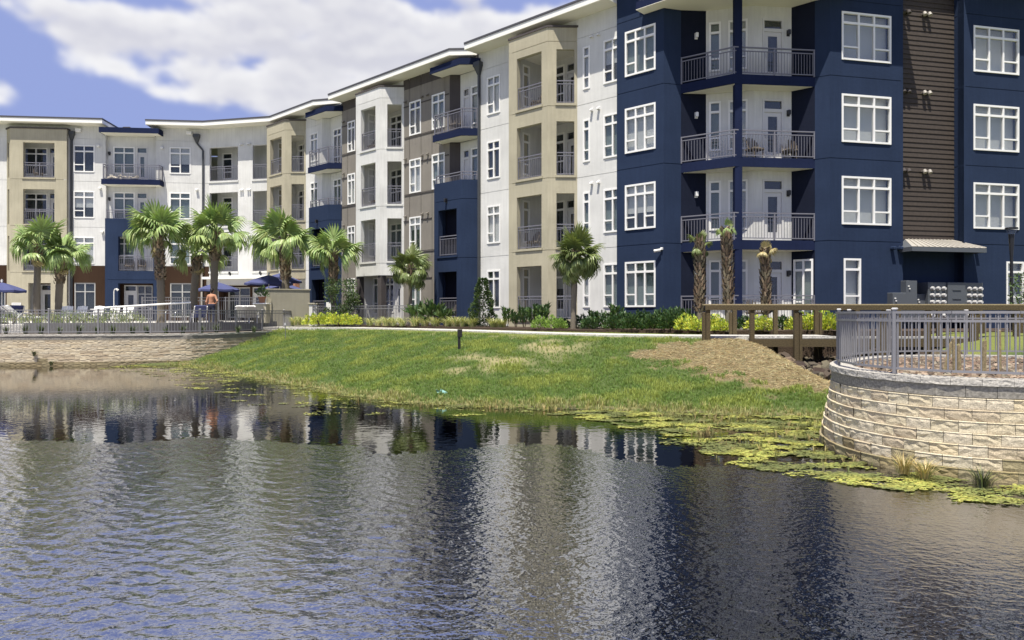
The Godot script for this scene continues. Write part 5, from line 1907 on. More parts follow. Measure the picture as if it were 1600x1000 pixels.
func plants() -> void:
	# ---- palms
	var deck := 1.7
	var pl := func(px: float, d: float, y: float) -> Vector3:
		var p := ray(px, d)
		return Vector3(p.x, y, -p.y)
	palm("leftmost palm tree, straight slim trunk in front of the far left beige bay", pl.call(57, 36.0, deck), 3.75, 0.17, 1.45, 22, Vector2(0.1, 0), 0.78, 1, "green", -0.15)
	palm("palm tree leaning right with a bent dark trunk, second from the left", pl.call(91, 37.0, deck), 3.35, 0.2, 1.35, 20, Vector2(0.25, 0.1), 0.6, 2, "green", -0.25)
	palm("tall palm tree with shaggy trunk in front of the left navy tower", pl.call(252, 36.0, deck), 4.3, 0.21, 1.6, 26, Vector2(-0.15, 0), 0.5, 3, "green", -0.1)
	palm("palm tree with pale smooth trunk between the two tallest palms", pl.call(302, 37.6, deck), 3.4, 0.21, 1.35, 18, Vector2(0.25, 0), 0.75, 4, "pale", -0.1)
	palm("tall full-crowned palm tree right behind the standing person", pl.call(334, 36.8, deck), 4.5, 0.2, 1.65, 28, Vector2(0.1, 0), 0.7, 5, "green", -0.1)
	palm("broad palm tree rising behind the beige pool wall and blue umbrellas", pl.call(447, 41.2, deck), 4.4, 0.24, 1.95, 28, Vector2(-0.1, 0), 0.55, 6, "green", -0.1)
	palm("palm tree in front of the far navy tower, beside the beige pool wall", pl.call(520, 40.0, 1.55), 3.9, 0.2, 1.55, 24, Vector2(0.05, 0), 0.6, 7, "green", -0.3)
	palm("small slender palm tree in front of the white bay", pl.call(641, 36.8, 1.55), 2.9, 0.10, 1.08, 34, Vector2(0.02, 0), 0.9, 8, "dark", -0.6, "single palms along the middle wing")
	palm("slender palm tree with a drooping side frond in front of the tall beige bay", pl.call(896, 28.4, 1.58), 2.9, 0.125, 1.02, 46, Vector2(0.12, 0), 0.85, 9, "dark", -0.8, "single palms along the middle wing")
	palm("newly planted palm trunk with a tied green tuft, leftmost of three by the corner balconies", pl.call(1093, 25.3, 1.58), 3.1, 0.13, 0.46, 9, Vector2(0.02, 0), 0.22, 10, "dark", -1.3, "newly planted palms by the corner balconies")
	palm("newly planted palm trunk with an upright green fan, middle of three by the corner balconies", pl.call(1138, 24.9, 1.58), 3.35, 0.13, 0.45, 7, Vector2(-0.08, 0), 0.22, 11, "green", 0.2, "newly planted palms by the corner balconies")
	palm("newly planted palm trunk with a withered straw top, right of three by the corner balconies", pl.call(1197, 25.2, 1.58), 2.75, 0.12, 0.42, 8, Vector2(-0.04, 0), 0.22, 12, "dry", -1.0, "newly planted palms by the corner balconies")
	# ---- trees
	rng.seed = 40
	var cone := func(_i: int) -> Array:
		var t := pow(rng.randf(), 1.35)
		var an := rf(0, TAU)
		var r := (0.62 * (1.0 - t * 0.9) + 0.05) * (0.6 + 0.4 * sqrt(rng.randf())) * (1.0 + 0.2 * sin(an * 3.0 + t * 14.0))
		return [Vector3(cos(an) * r, 0.04 + t * 2.36, sin(an) * r), Vector3(cos(an), 0.3, sin(an))]
	var ct := plant("conical_tree", "small dense dark green conical tree at the foot of the near navy tower", "tree", [["foliage", leaf_cloud(2600, cone, 0.12, 0.035, Color(0.045, 0.085, 0.026), 0.3, 41, Color(0.11, 0.15, 0.05), 0.18), "leaf"], ["trunk", stems(3, 2.3, 0.08, 42), "bark"]], pl.call(754, 33.2, 1.58), 0.0, "")
	ct.scale = Vector3(1.05, 0.93, 1.05)
	rng.seed = 43
	var clumps := []
	for i in 16:
		clumps.append([Vector3(rf(-0.75, 0.75), rf(0.7, 2.3), rf(-0.7, 0.7)), rf(0.28, 0.5)])
	var bushy := func(_i: int) -> Array:
		var c: Array = clumps[rng.randi() % 16]
		var d := Vector3(rf(-1, 1), rf(-1, 1), rf(-1, 1)).normalized()
		return [c[0] + d * c[1] * sqrt(rng.randf()), d]
	plant("bushy_tree", "small bushy dark green tree beside the patio fence and the far navy tower", "tree", [["foliage", leaf_cloud(2400, bushy, 0.13, 0.03, Color(0.055, 0.095, 0.03), 0.1, 44, Color(0.12, 0.17, 0.05), 0.2), "leaf"], ["trunk", stems(6, 2.2, 0.6, 45), "bark"]], pl.call(530, 38.7, 1.5), 0.0, "")
	rng.seed = 46
	plant("sapling", "thin leafy sapling by the street lamp at the right edge", "tree", [["foliage", leaf_cloud(260, func(_i: int) -> Array: return [Vector3(rf(-0.35, 0.35), rf(0.8, 2.0), rf(-0.35, 0.35)), Vector3(rf(-1, 1), 0.3, rf(-1, 1))], 0.11, 0.03, Color(0.09, 0.15, 0.05), 0.1, 47), "leaf"], ["trunk", stems(3, 2.0, 0.3, 48), "bark"]], pl.call(1597, 25.4, 1.58), 0.0, "")
	# ---- shrubs along the building
	var y := 1.59
	var ys := plant("yellow_shrub", "", "shrub", [["foliage", leaf_cloud(520, mound(0.42, 0.52), 0.10, 0.03, Color(0.52, 0.56, 0.07), 0.4, 50, Color(0.22, 0.33, 0.05), 0.3), "leaf"], ["stems", stems(7, 0.45, 0.3, 51), "bark"]], Vector3.ZERO, 0, "yellow-green shrubs in the beds")
	rng.seed = 52
	var yp := [[487, 37.9], [499, 37.5, 1.1], [512, 37.9], [526, 37.4, 1.15], [541, 37.8], [554, 37.6, 0.9], [1074, 25.0], [1087, 24.6, 0.85], [1115, 25.2, 0.95], [1127, 24.6, 0.8], [1182, 25.4], [1196, 24.7, 0.95], [1245, 25.6, 0.9], [1260, 24.9, 1.1], [1284, 25.3, 1.15], [1297, 24.8]]
	var yl := func(i: int) -> String:
		if i < 6:
			return "yellow-green shrub right of the beige pool wall, %s of six from it" % ORD[i]
		return "bright yellow shrub under the corner balconies, %s of ten from the left" % ORD[i - 6]
	row(ys, yp, yl, y, 0.85, 1.05)
	var gt := plant("ornamental_grass", "", "grass clump", [["blades", blades(120, 0.62, 0.62, 0.013, Color(0.36, 0.40, 0.14), 60, 0.7, Color(0.62, 0.58, 0.3), 0.35), "leaf"]], Vector3.ZERO, 0, "pale grass clumps along the taupe section")
	rng.seed = 61
	var gp := [[460, 38.2], [471, 38.6], [578, 36.9], [590, 36.6], [603, 36.2], [615, 35.9], [628, 35.6], [648, 35.2], [664, 34.9], [681, 34.3], [700, 33.7], [712, 33.4], [724, 33.1], [738, 32.6], [772, 31.6], [784, 31.4]]
	row(gt, gp, func(i: int) -> String: return "pale arching grass clump along the footpath, %s of sixteen from the left" % ORD[i], y, 0.8, 1.1)
	var bp := plant("broadleaf_plant", "", "plant", [["leaves", leaf_cloud(60, whorls(9, 0.35, 1.0), 0.5, 0.09, Color(0.05, 0.095, 0.03), 0.7, 65, Color(0.09, 0.14, 0.04), 0.3), "leaf"], ["stems", stems(9, 0.9, 0.35, 66), "bark"]], Vector3.ZERO, 0, "large-leaved plants under the navy tower")
	rng.seed = 67
	row(bp, [[653, 35.6], [676, 35.0, 1.15], [694, 34.6, 0.9]], func(i: int) -> String: return "dark large-leaved plant in front of the near navy tower, %s of three" % ["left", "middle", "right"][i], y, 0.9, 1.05)
	var us := plant("upright_shrub", "", "shrub", [["foliage", leaf_cloud(260, whorls(7, 0.24, 0.85), 0.17, 0.03, Color(0.05, 0.105, 0.033), 0.8, 70, Color(0.12, 0.19, 0.05), 0.2), "leaf"], ["stems", stems(7, 0.75, 0.24, 71), "bark"]], Vector3.ZERO, 0, "upright dark shrubs along the beige bay")
	rng.seed = 72
	row(us, [[792, 31.6], [806, 31.2, 0.9], [819, 30.7], [833, 30.2, 1.1], [849, 29.8, 1.15], [927, 28.2, 0.95], [962, 27.6, 1.1]], func(i: int) -> String: return "upright dark green shrub below the tall beige bay, %s from the left" % ORD[i], y, 0.9, 1.1)
	var ds := plant("dark_shrub", "", "shrub", [["foliage", leaf_cloud(560, mound(0.40, 0.55), 0.12, 0.034, Color(0.04, 0.085, 0.026), 0.5, 75, Color(0.10, 0.16, 0.045), 0.2), "leaf"], ["stems", stems(7, 0.5, 0.3, 76), "bark"]], Vector3.ZERO, 0, "dark shrubs along the navy corner")
	rng.seed = 77
	var dp := [[880, 29.4, 0.7], [908, 28.6, 0.8], [921, 27.7, 0.75], [944, 27.9], [957, 26.9, 0.8], [975, 27.2], [988, 26.4, 0.85], [1003, 26.8, 1.05], [1019, 26.2, 0.95], [1036, 26.4, 1.15], [1049, 25.7, 1.1], [1062, 26.3, 1.35], [1105, 26.3, 0.8], [1165, 26.3, 0.8], [1222, 26.5, 0.85], [1275, 26.7, 0.9]]
	row(ds, dp, func(i: int) -> String: return "low dark green shrub along the navy corner, %s of sixteen from left" % ORD[i], y, 0.9, 1.1)
	var gs := plant("light_green_shrub", "", "shrub", [["foliage", leaf_cloud(380, mound(0.33, 0.42), 0.10, 0.025, Color(0.20, 0.32, 0.06), 0.6, 80), "leaf"], ["stems", stems(6, 0.35, 0.25, 81), "bark"]], Vector3.ZERO, 0, "light green shrubs below the beige bay")
	rng.seed = 82
	row(gs, [[843, 28.9], [866, 28.6, 1.1], [876, 28.3, 0.8]], func(i: int) -> String: return "light green shrub below the tall beige bay, %s of three" % ["left", "middle", "right"][i], y, 0.9, 1.1)
	var sp := plant("strip_plant", "", "plant", [["blades", blades(60, 0.5, 0.3, 0.014, Color(0.07, 0.10, 0.045), 85, 0.4, Color(0.16, 0.2, 0.1), 0.3), "leaf"]], Vector3.ZERO, 0, "small plants behind the left fence")
	rng.seed = 86
	var spp := []
	for i in 15:
		spp.append([10.0 + i * 27.5 + rf(-5, 5), 31.9 + maxf(0.0, (i - 9) * 0.55)])
	row(sp, spp, func(i: int) -> String: return "small dark spiky plant behind the long left fence, %s from the left" % ORD[i], 1.3, 0.75, 1.1)
	var lv := plant("grey_green_shrub", "", "shrub", [["foliage", leaf_cloud(420, mound(0.55, 0.5), 0.14, 0.012, Color(0.18, 0.22, 0.13), 0.9, 87, Color(0.3, 0.36, 0.1), 0.25), "leaf"], ["stems", stems(6, 0.4, 0.3, 88), "bark"]], Vector3.ZERO, 0, "shrubs at the edge of the raised pool deck")
	rng.seed = 89
	row(lv, [[20, 33.9], [48, 34.0, 0.9], [78, 34.0], [104, 34.1, 1.2], [128, 34.0], [150, 34.0, 0.9], [176, 34.2, 1.1], [205, 34.4]], func(i: int) -> String: return "grey-green shrub at the raised pool deck edge, %s of eight from left" % ORD[i], 1.69, 0.85, 1.1)
	# weeds rooted in the left wall
	for e in [[53.0, 30.36, 0.42, "dark weed hanging from a joint of the left stone wall"], [80.0, 30.24, 0.02, "dark weed at the waterline of the left stone wall"], [1412.0, 9.75, 0.05, "dry grass tuft at the foot of the round terrace, left of its two straw clumps"], [1445.0, 9.55, 0.03, "straw-coloured grass clump leaning on the foot of the round terrace wall"], [1535.0, 9.15, 0.0, "dark green reed tuft at the foot of the round terrace wall"]]:
		var dry: bool = String(e[3]).contains("dry") or String(e[3]).contains("straw")
		plant("weed", e[3], "weed", [["blades", blades(70 if e[1] > 20 else 130, 0.26 if e[1] > 20 else 0.3, 0.16 if e[1] > 20 else 0.34, 0.012 if e[1] > 20 else 0.005, Color(0.45, 0.36, 0.16) if dry else Color(0.05, 0.06, 0.03), 90 + int(e[0]), 0.5, Color(0.2, 0.22, 0.08), 0.3), "leaf"]], pl.call(e[0], e[1], e[2]), 0.0, "")
	grasses()
	algae()

func grasses() -> void:
	# ---- grass of the bank: three tuft shapes strewn over it
	var tuft := []
	for i in 3:
		tuft.append(blades(9, 1.0, 0.55, 0.026, Color(1, 1, 1), 900 + i, 0.5))
	rng.seed = 31
	var where := [[], [], []]
	var tint := [[], [], []]
	var tries := 0
	while tries < 340000:
		tries += 1
		var d := rf(15.0, 38.0)
		var x := rf(-15.0, 11.5)
		if rng.randf() > maxf(24.0 / (d * d) * 12.0, 0.35):
			continue
		if absf(x) > d * 0.78:
			continue
		var e := inland(x, d)
		if e < -0.25 or e > 13.0:
			continue
		var p := Vector2(x, d)
		if Geometry2D.is_point_in_polygon(p, deck_poly) or Geometry2D.is_point_in_polygon(p, ring_poly):
			continue
		var z := zone(x, d, e)
		var h := rf(0.06, 0.14)
		var c := vary(Color(0.16, 0.25, 0.05), 0.3)
		var pn := bump_noise.get_noise_2d(x * 30.0, d * 30.0)
		c = c.lerp(Color(0.33, 0.38, 0.08), clampf(pn * 2.0 + 0.15, 0.0, 0.85))
		if z[3] > 0.5:
			h = rf(0.03, 0.06)
			c = vary(Color(0.28, 0.34, 0.08), 0.25)
			if rng.randf() < 0.3:
				continue
		if z[0] > 0.5:
			if rng.randf() < 0.72:
				continue
			h = rf(0.03, 0.07)
			c = vary(Color(0.36, 0.29, 0.15), 0.35)
		elif z[1] > 0.12 and rng.randf() < minf(0.3 + z[1], 0.74):
			continue
		if z[2] > 0.1 and rng.randf() < z[2] * 0.5:
			c = vary(Color(0.36, 0.35, 0.14), 0.3)
			h = rf(0.08, 0.22)
		if e < 0.1 and rng.randf() < 0.6:
			continue
		h *= 1.0 + 0.5 * pn
		var k := rng.randi() % 3
		var gy := land_height(e, x, d)
		if gy < -0.12:
			continue
		where[k].append(Transform3D(Basis(Vector3.UP, rf(0, TAU)).scaled(Vector3(h * rf(0.8, 1.3), h, h * rf(0.8, 1.3))), Vector3(x, gy - 0.01, -d)))
		tint[k].append(c)
	for k in 3:
		scatter("bank_grass", tuft[k], M.grass, where[k], tint[k])
	# ---- reeds standing in the shallows
	var rw := []
	var rt := []
	for i in 9000:
		var d := rf(9.0, 18.5)
		var x := rf(-4.0, 9.0)
		var e := inland(x, d)
		if e > 0.1 or e < -5.6 or Geometry2D.is_point_in_polygon(Vector2(x, d), ring_poly):
			continue
		var near: bool = x > 3.0
		var nz := bump_noise.get_noise_2d(x * 40.0, d * 40.0)
		if nz < (0.0 if near else 0.12) or (e < -0.7 and not near) or rng.randf() < -e * 0.16:
			continue
		rw.append(Transform3D(Basis(Vector3.UP, rf(0, TAU)).scaled(Vector3.ONE * rf(0.07, 0.2)), Vector3(x, -0.02, -d)))
		rt.append(vary(Color(0.16, 0.17, 0.05) if rng.randf() < 0.6 else Color(0.36, 0.30, 0.13), 0.3))
	scatter("shallow_reeds", tuft[0], M.grass, rw, rt)

func scatter(called: String, mesh: Mesh, m: Material, where: Array, tint: Array) -> void:
	var mm := MultiMesh.new()
	mm.transform_format = MultiMesh.TRANSFORM_3D
	mm.use_colors = true
	mm.mesh = mesh
	mm.instance_count = where.size()
	for i in where.size():
		mm.set_instance_transform(i, where[i])
		mm.set_instance_color(i, tint[i])
	var o := MultiMeshInstance3D.new()
	o.name = numbered(self, called)
	o.multimesh = mm
	o.material_override = m
	add_child(o, true)
	stuff(o)
	var words: Dictionary = {"bank_grass": ["lush green grass covering the sloping bank of the pond", "grass"], "shallow_reeds": ["short sparse reeds standing in the algae by the round terrace", "reeds"], "river_stones": ["brown rough stones filling the round terrace", "stones"], "riprap": ["dark rough rocks piled under the boardwalk", "rocks"], "straw": ["dry straw strewn over the bare patch of the bank", "straw"]}
	tag(o, words[called][0], words[called][1])

func algae() -> void:
	# floating scum: small ragged leaves of it lying on the water
	rng.seed = 55
	var b := MB.new()
	b.use_c = true
	var ns := FastNoiseLite.new()
	ns.seed = 77
	ns.frequency = 1.0
	ns.fractal_octaves = 4
	var mat_area := PackedVector2Array([Vector2(0.6, 16.6), Vector2(2.3, 14.0), Vector2(2.9, 11.8), Vector2(3.6, 10.0), Vector2(4.7, 8.7), Vector2(6.2, 7.9), Vector2(9.5, 7.3), Vector2(11.5, 8.6), Vector2(8.0, 11.0), Vector2(7.0, 15.4)])
	for i in 420000:
		var right := i % 3 != 0
		var d := rf(7.8, 16.8) if right else rf(15.5, 30.8)
		var x := rf(0.4, 10.5) if right else rf(-16.5, 4.0)
		if Geometry2D.is_point_in_polygon(Vector2(x, d), ring_poly):
			continue
		var n := ns.get_noise_2d(x * 0.9, d * 1.5) + 0.35 * ns.get_noise_2d(x * 5.0, d * 8.0)
		if right:
			var w := Vector2(x + 0.7 * ns.get_noise_2d(x * 0.9, d * 1.2 + 9.0), d + 0.6 * ns.get_noise_2d(x * 0.7 + 5.0, d))
			if not Geometry2D.is_point_in_polygon(w, mat_area) or rng.randf() > smoothstep(-0.2, 0.4, n + 0.25 * ns.get_noise_2d(x * 0.5, d * 0.6 + 30.0)) or inland(x, d) > 0.05:
				continue
		else:
			var e := inland(x, d)
			if e > 0.05 or e < -3.0:
				continue
			var far := 2.4 if x < -9.0 else 0.6
			if n < lerpf(-0.3, 0.36, clampf(-e / far, 0.0, 1.0)):
				continue
		var s := rf(0.012, 0.036)
		var c := Vector3(x, rf(0.008, 0.016), -d)
		var q := bump_noise.get_noise_2d(x * 50.0, d * 50.0)
		b.cur = vary(Color(0.29, 0.30, 0.065).lerp(Color(0.12, 0.135, 0.04), clampf(0.55 + q * 1.9, 0.0, 1.0)), 0.25)
		var a0 := rf(0, TAU)
		var prev := Vector3.ZERO
		var first := Vector3.ZERO
		for k in 5:
			var an := a0 + TAU * k / 5.0
			var p := c + Vector3(cos(an) * s * rf(0.7, 1.6), rf(-0.004, 0.006), -sin(an) * s * rf(0.5, 1.0))
			if k == 0:
				first = p
			else:
				b.tri(c, prev, p)
			prev = p
		b.tri(c, prev, first)
	var o := put("floating_algae", b.mesh(), M.algae)
	stuff(o)
	tag(o, "yellow-green algae floating along the bank and round the stone terrace", "algae")

# ------------------------------------------------------------------ furniture and small things
func at_px(px: float, d: float, y: float) -> Vector3:
	var p := ray(px, d)
	return Vector3(p.x, y, -p.y)

func tp(called: String, b: MB, m: String, root: Node) -> MeshInstance3D:
	return put(called, b.mesh(), M[m], root)

func umbrella(label: String, at: Vector3, r: float, h: float) -> void:
	var root := thing("patio_umbrella", label, "umbrella", at, 0.3, "blue umbrellas on the pool deck")
	var p := MB.new()
	p.tube([Vector3(0, 0, 0), Vector3(0, h + 0.05, 0)], [0.03, 0.025], 8)
	tp("pole", p, "pole_white", root)
	var f := MB.new()
	f.tube([Vector3(0, h, 0), Vector3(0, h + 0.06, 0), Vector3(0, h + 0.12, 0), Vector3(0, h + 0.16, 0)], [0.03, 0.06, 0.05, 0.01], 8)
	tp("finial", f, "fixture_white", root)
	var bs := MB.new()
	bs.tube([Vector3(0, 0, 0), Vector3(0, 0.06, 0), Vector3(0, 0.09, 0)], [0.28, 0.28, 0.1], 12)
	tp("base", bs, "black_post", root)
	var drop := 0.36 * r
	var cv := MB.new()
	var ribs := MB.new()
	for i in 8:
		var a0 := TAU * i / 8
		var a1 := TAU * (i + 1) / 8
		for k in 4:
			var s0 := k / 4.0
			var s1 := (k + 1) / 4.0
			var q := func(an: float, s: float) -> Vector3: return Vector3(cos(an) * r * s, h - drop * (0.75 * s + 0.25 * s * s), sin(an) * r * s)
			var am := (a0 + a1) / 2
			var sag := 0.03
			var m0: Vector3 = (q.call(a0, s0) + q.call(a1, s0)) / 2 - Vector3(0, sag * s0, 0)
			var m1: Vector3 = (q.call(a0, s1) + q.call(a1, s1)) / 2 - Vector3(0, sag * s1, 0)
			cv.quad(q.call(a0, s0), m0, m1, q.call(a0, s1))
			cv.quad(m0, q.call(a1, s0), q.call(a1, s1), m1)
			if k == 3:
				var e0: Vector3 = q.call(a0, 1.0)
				cv.quad(e0, m1, m1 - Vector3(0, 0.1, 0), e0 - Vector3(0, 0.1, 0))
				var e1: Vector3 = q.call(a1, 1.0)
				cv.quad(m1, e1, e1 - Vector3(0, 0.1, 0), m1 - Vector3(0, 0.1, 0))
		ribs.tube([Vector3(0, h - 0.06, 0), Vector3(cos(a0) * r * 0.97, h - drop - 0.02, sin(a0) * r * 0.97)], [0.012, 0.008], 4)
	tp("canopy", cv, "umbrella_blue", root)
	tp("ribs", ribs, "pole_white", root)

func deck_chair(label: String, at: Vector3, turn: float) -> void:
	# slatted armchair with a raked back
	var root := thing("slatted_chair", label, "chair", at, turn, "white slatted chairs on the pool deck")
	for i in 5:
		var x := (i - 2) * 0.105
		var b := MB.new()
		b.bevel_box(Vector3(0, 0.36, 0), Vector3(0.09, 0.72 - 0.03 * absf(i - 2), 0.02), 0.005)
		put("back_slat", b.mesh(), M.white_plastic, root, Transform3D(Basis(Vector3.RIGHT, 0.34), Vector3(x, 0.22, 0.28)))
		var s := MB.new()
		s.bevel_box(Vector3(0, 0.33 - 0.02 * i, -0.16 + i * 0.11 - 0.1), Vector3(0.54, 0.02, 0.095), 0.005)
		put("seat_slat", s.mesh(), M.white_plastic, root)
	for sx in [-0.3, 0.3]:
		var a := MB.new()
		a.bevel_box(Vector3(sx, 0.56, 0.0), Vector3(0.11, 0.022, 0.68), 0.006)
		put("arm", a.mesh(), M.white_plastic, root)
		var l := MB.new()
		l.bevel_box(Vector3(sx, 0.275, -0.27), Vector3(0.03, 0.55, 0.09), 0.005)
		put("leg", l.mesh(), M.white_plastic, root)
		var l2 := MB.new()
		l2.bevel_box(Vector3(sx, 0.275, 0.3), Vector3(0.03, 0.55, 0.08), 0.005)
		put("leg", l2.mesh(), M.white_plastic, root)

func lounger(label: String, at: Vector3, turn: float, cushion: String) -> void:
	var root := thing("sun_lounger", label, "sun lounger", at, turn, "sun loungers on the pool deck")
	for sx in [-0.3, 0.3]:
		var f := MB.new()
		f.tube([Vector3(sx, 0.28, -0.95), Vector3(sx, 0.3, 0.2), Vector3(sx, 0.62, 0.75), Vector3(sx * 0.95, 0.86, 1.0)], [0.025, 0.025, 0.025, 0.025], 6)
		put("frame", f.mesh(), M.white_plastic, root)
		var g := MB.new()
		var pts := []
		var rad := []
		for k in 9:
			var an := PI * k / 8
			pts.append(Vector3(sx * 1.06, 0.28 + 0.26 * sin(an), 0.1 + 0.36 * cos(an)))
			rad.append(0.02)
		g.tube(pts, rad, 6)
		put("arm", g.mesh(), M.white_plastic, root)
		for z in [-0.8, 0.35]:
			var l := MB.new()
			l.tube([Vector3(sx, 0.0, z), Vector3(sx, 0.29, z)], [0.022, 0.022], 6)
			put("leg", l.mesh(), M.white_plastic, root)
	var c := MB.new()
	c.bevel_box(Vector3(0, 0.33, -0.37), Vector3(0.56, 0.07, 1.15), 0.02)
	put("seat_cushion", c.mesh(), M[cushion], root)
	var d := MB.new()
	d.bevel_box(Vector3(0, 0.42, 0), Vector3(0.56, 0.88, 0.07), 0.02)
	put("back_cushion", d.mesh(), M[cushion], root, Transform3D(Basis(Vector3.RIGHT, 0.85), Vector3(0, 0.33, 0.24)))

# ---- a body as one skin: distances to tapered capsules, smoothly joined, meshed as surface nets
func capsule(p: Vector3, a: Vector3, b: Vector3, ra: float, rb: float) -> float:
	var ab := b - a
	var t := clampf((p - a).dot(ab) / ab.length_squared(), 0.0, 1.0)
	return (p - a - ab * t).length() - lerpf(ra, rb, t)

func surface_nets(bones: Array, cell: float, tint: Callable, k := 0.03) -> MB:
	var lo := Vector3.ONE * 1e9
	var hi := -lo
	for q in bones:
		var r: float = maxf(q[2], q[3]) + cell * 2
		lo = lo.min(q[0] - Vector3.ONE * r).min(q[1] - Vector3.ONE * r)
		hi = hi.max(q[0] + Vector3.ONE * r).max(q[1] + Vector3.ONE * r)
	var n := Vector3i(((hi - lo) / cell).ceil()) + Vector3i.ONE
	var f := PackedFloat32Array()
	f.resize(n.x * n.y * n.z)
	f.fill(1.0)
	for q in bones:   # smooth minimum, visiting only the cells near each bone
		var r: float = maxf(q[2], q[3]) + k + cell * 2
		var a := Vector3i(((q[0].min(q[1]) - Vector3.ONE * r - lo) / cell).floor()).max(Vector3i.ZERO)
		var b := Vector3i(((q[0].max(q[1]) + Vector3.ONE * r - lo) / cell).ceil()).min(n - Vector3i.ONE)
		for z in range(a.z, b.z + 1):
			for y in range(a.y, b.y + 1):
				for x in range(a.x, b.x + 1):
					var i := (z * n.y + y) * n.x + x
					var d := capsule(lo + Vector3(x, y, z) * cell, q[0], q[1], q[2], q[3])
					var h := clampf(0.5 + 0.5 * (f[i] - d) / k, 0.0, 1.0)
					f[i] = lerpf(f[i], d, h) - k * h * (1.0 - h)
	var at := {}
	var out := MB.new()
	out.use_c = true
	var pos := PackedVector3Array()
	var nrm := PackedVector3Array()
	for z in n.z - 1:
		for y in n.y - 1:
			for x in n.x - 1:
				var sum := Vector3.ZERO
				var cnt := 0
				var base := (z * n.y + y) * n.x + x
				var v := [f[base], f[base + 1], f[base + n.x], f[base + n.x + 1], f[base + n.x * n.y], f[base + n.x * n.y + 1], f[base + n.x * n.y + n.x], f[base + n.x * n.y + n.x + 1]]
				var neg := 0
				for s in v:
					if s < 0.0:
						neg += 1
				if neg == 0 or neg == 8:
					continue
				for e in [[0, 1], [2, 3], [4, 5], [6, 7], [0, 2], [1, 3], [4, 6], [5, 7], [0, 4], [1, 5], [2, 6], [3, 7]]:
					if (v[e[0]] < 0.0) != (v[e[1]] < 0.0):
						var t: float = v[e[0]] / (v[e[0]] - v[e[1]])
						var p0 := Vector3(e[0] & 1, (e[0] >> 1) & 1, e[0] >> 2)
						var p1 := Vector3(e[1] & 1, (e[1] >> 1) & 1, e[1] >> 2)
						sum += p0.lerp(p1, t)
						cnt += 1
				at[base] = pos.size()
				pos.append(lo + (Vector3(x, y, z) + sum / cnt) * cell)
				nrm.append(Vector3(v[1] + v[3] + v[5] + v[7] - v[0] - v[2] - v[4] - v[6], v[2] + v[3] + v[6] + v[7] - v[0] - v[1] - v[4] - v[5], v[4] + v[5] + v[6] + v[7] - v[0] - v[1] - v[2] - v[3]).normalized())
	var step := [1, n.x, n.x * n.y]
	for z in range(1, n.z - 1):
		for y in range(1, n.y - 1):
			for x in range(1, n.x - 1):
				var i := (z * n.y + y) * n.x + x
				for ax in 3:
					if (f[i] < 0.0) == (f[i + step[ax]] < 0.0):
						continue
					var u: int = step[(ax + 1) % 3]
					var w: int = step[(ax + 2) % 3]
					var q := [i - u - w, i - w, i, i - u]
					if not (at.has(q[0]) and at.has(q[1]) and at.has(q[2]) and at.has(q[3])):
						continue
					if f[i] >= 0.0:
						q.reverse()
					var id := [at[q[0]], at[q[1]], at[q[2]], at[q[3]]]
					for tri3 in [[0, 1, 2], [0, 2, 3]]:
						var j := [id[tri3[0]], id[tri3[1]], id[tri3[2]]]
						for s in [j[0], j[2], j[1]]:
							out.v.append(pos[s])
							out.n.append(nrm[s])
							out.c.append(tint.call(pos[s]))
	return out

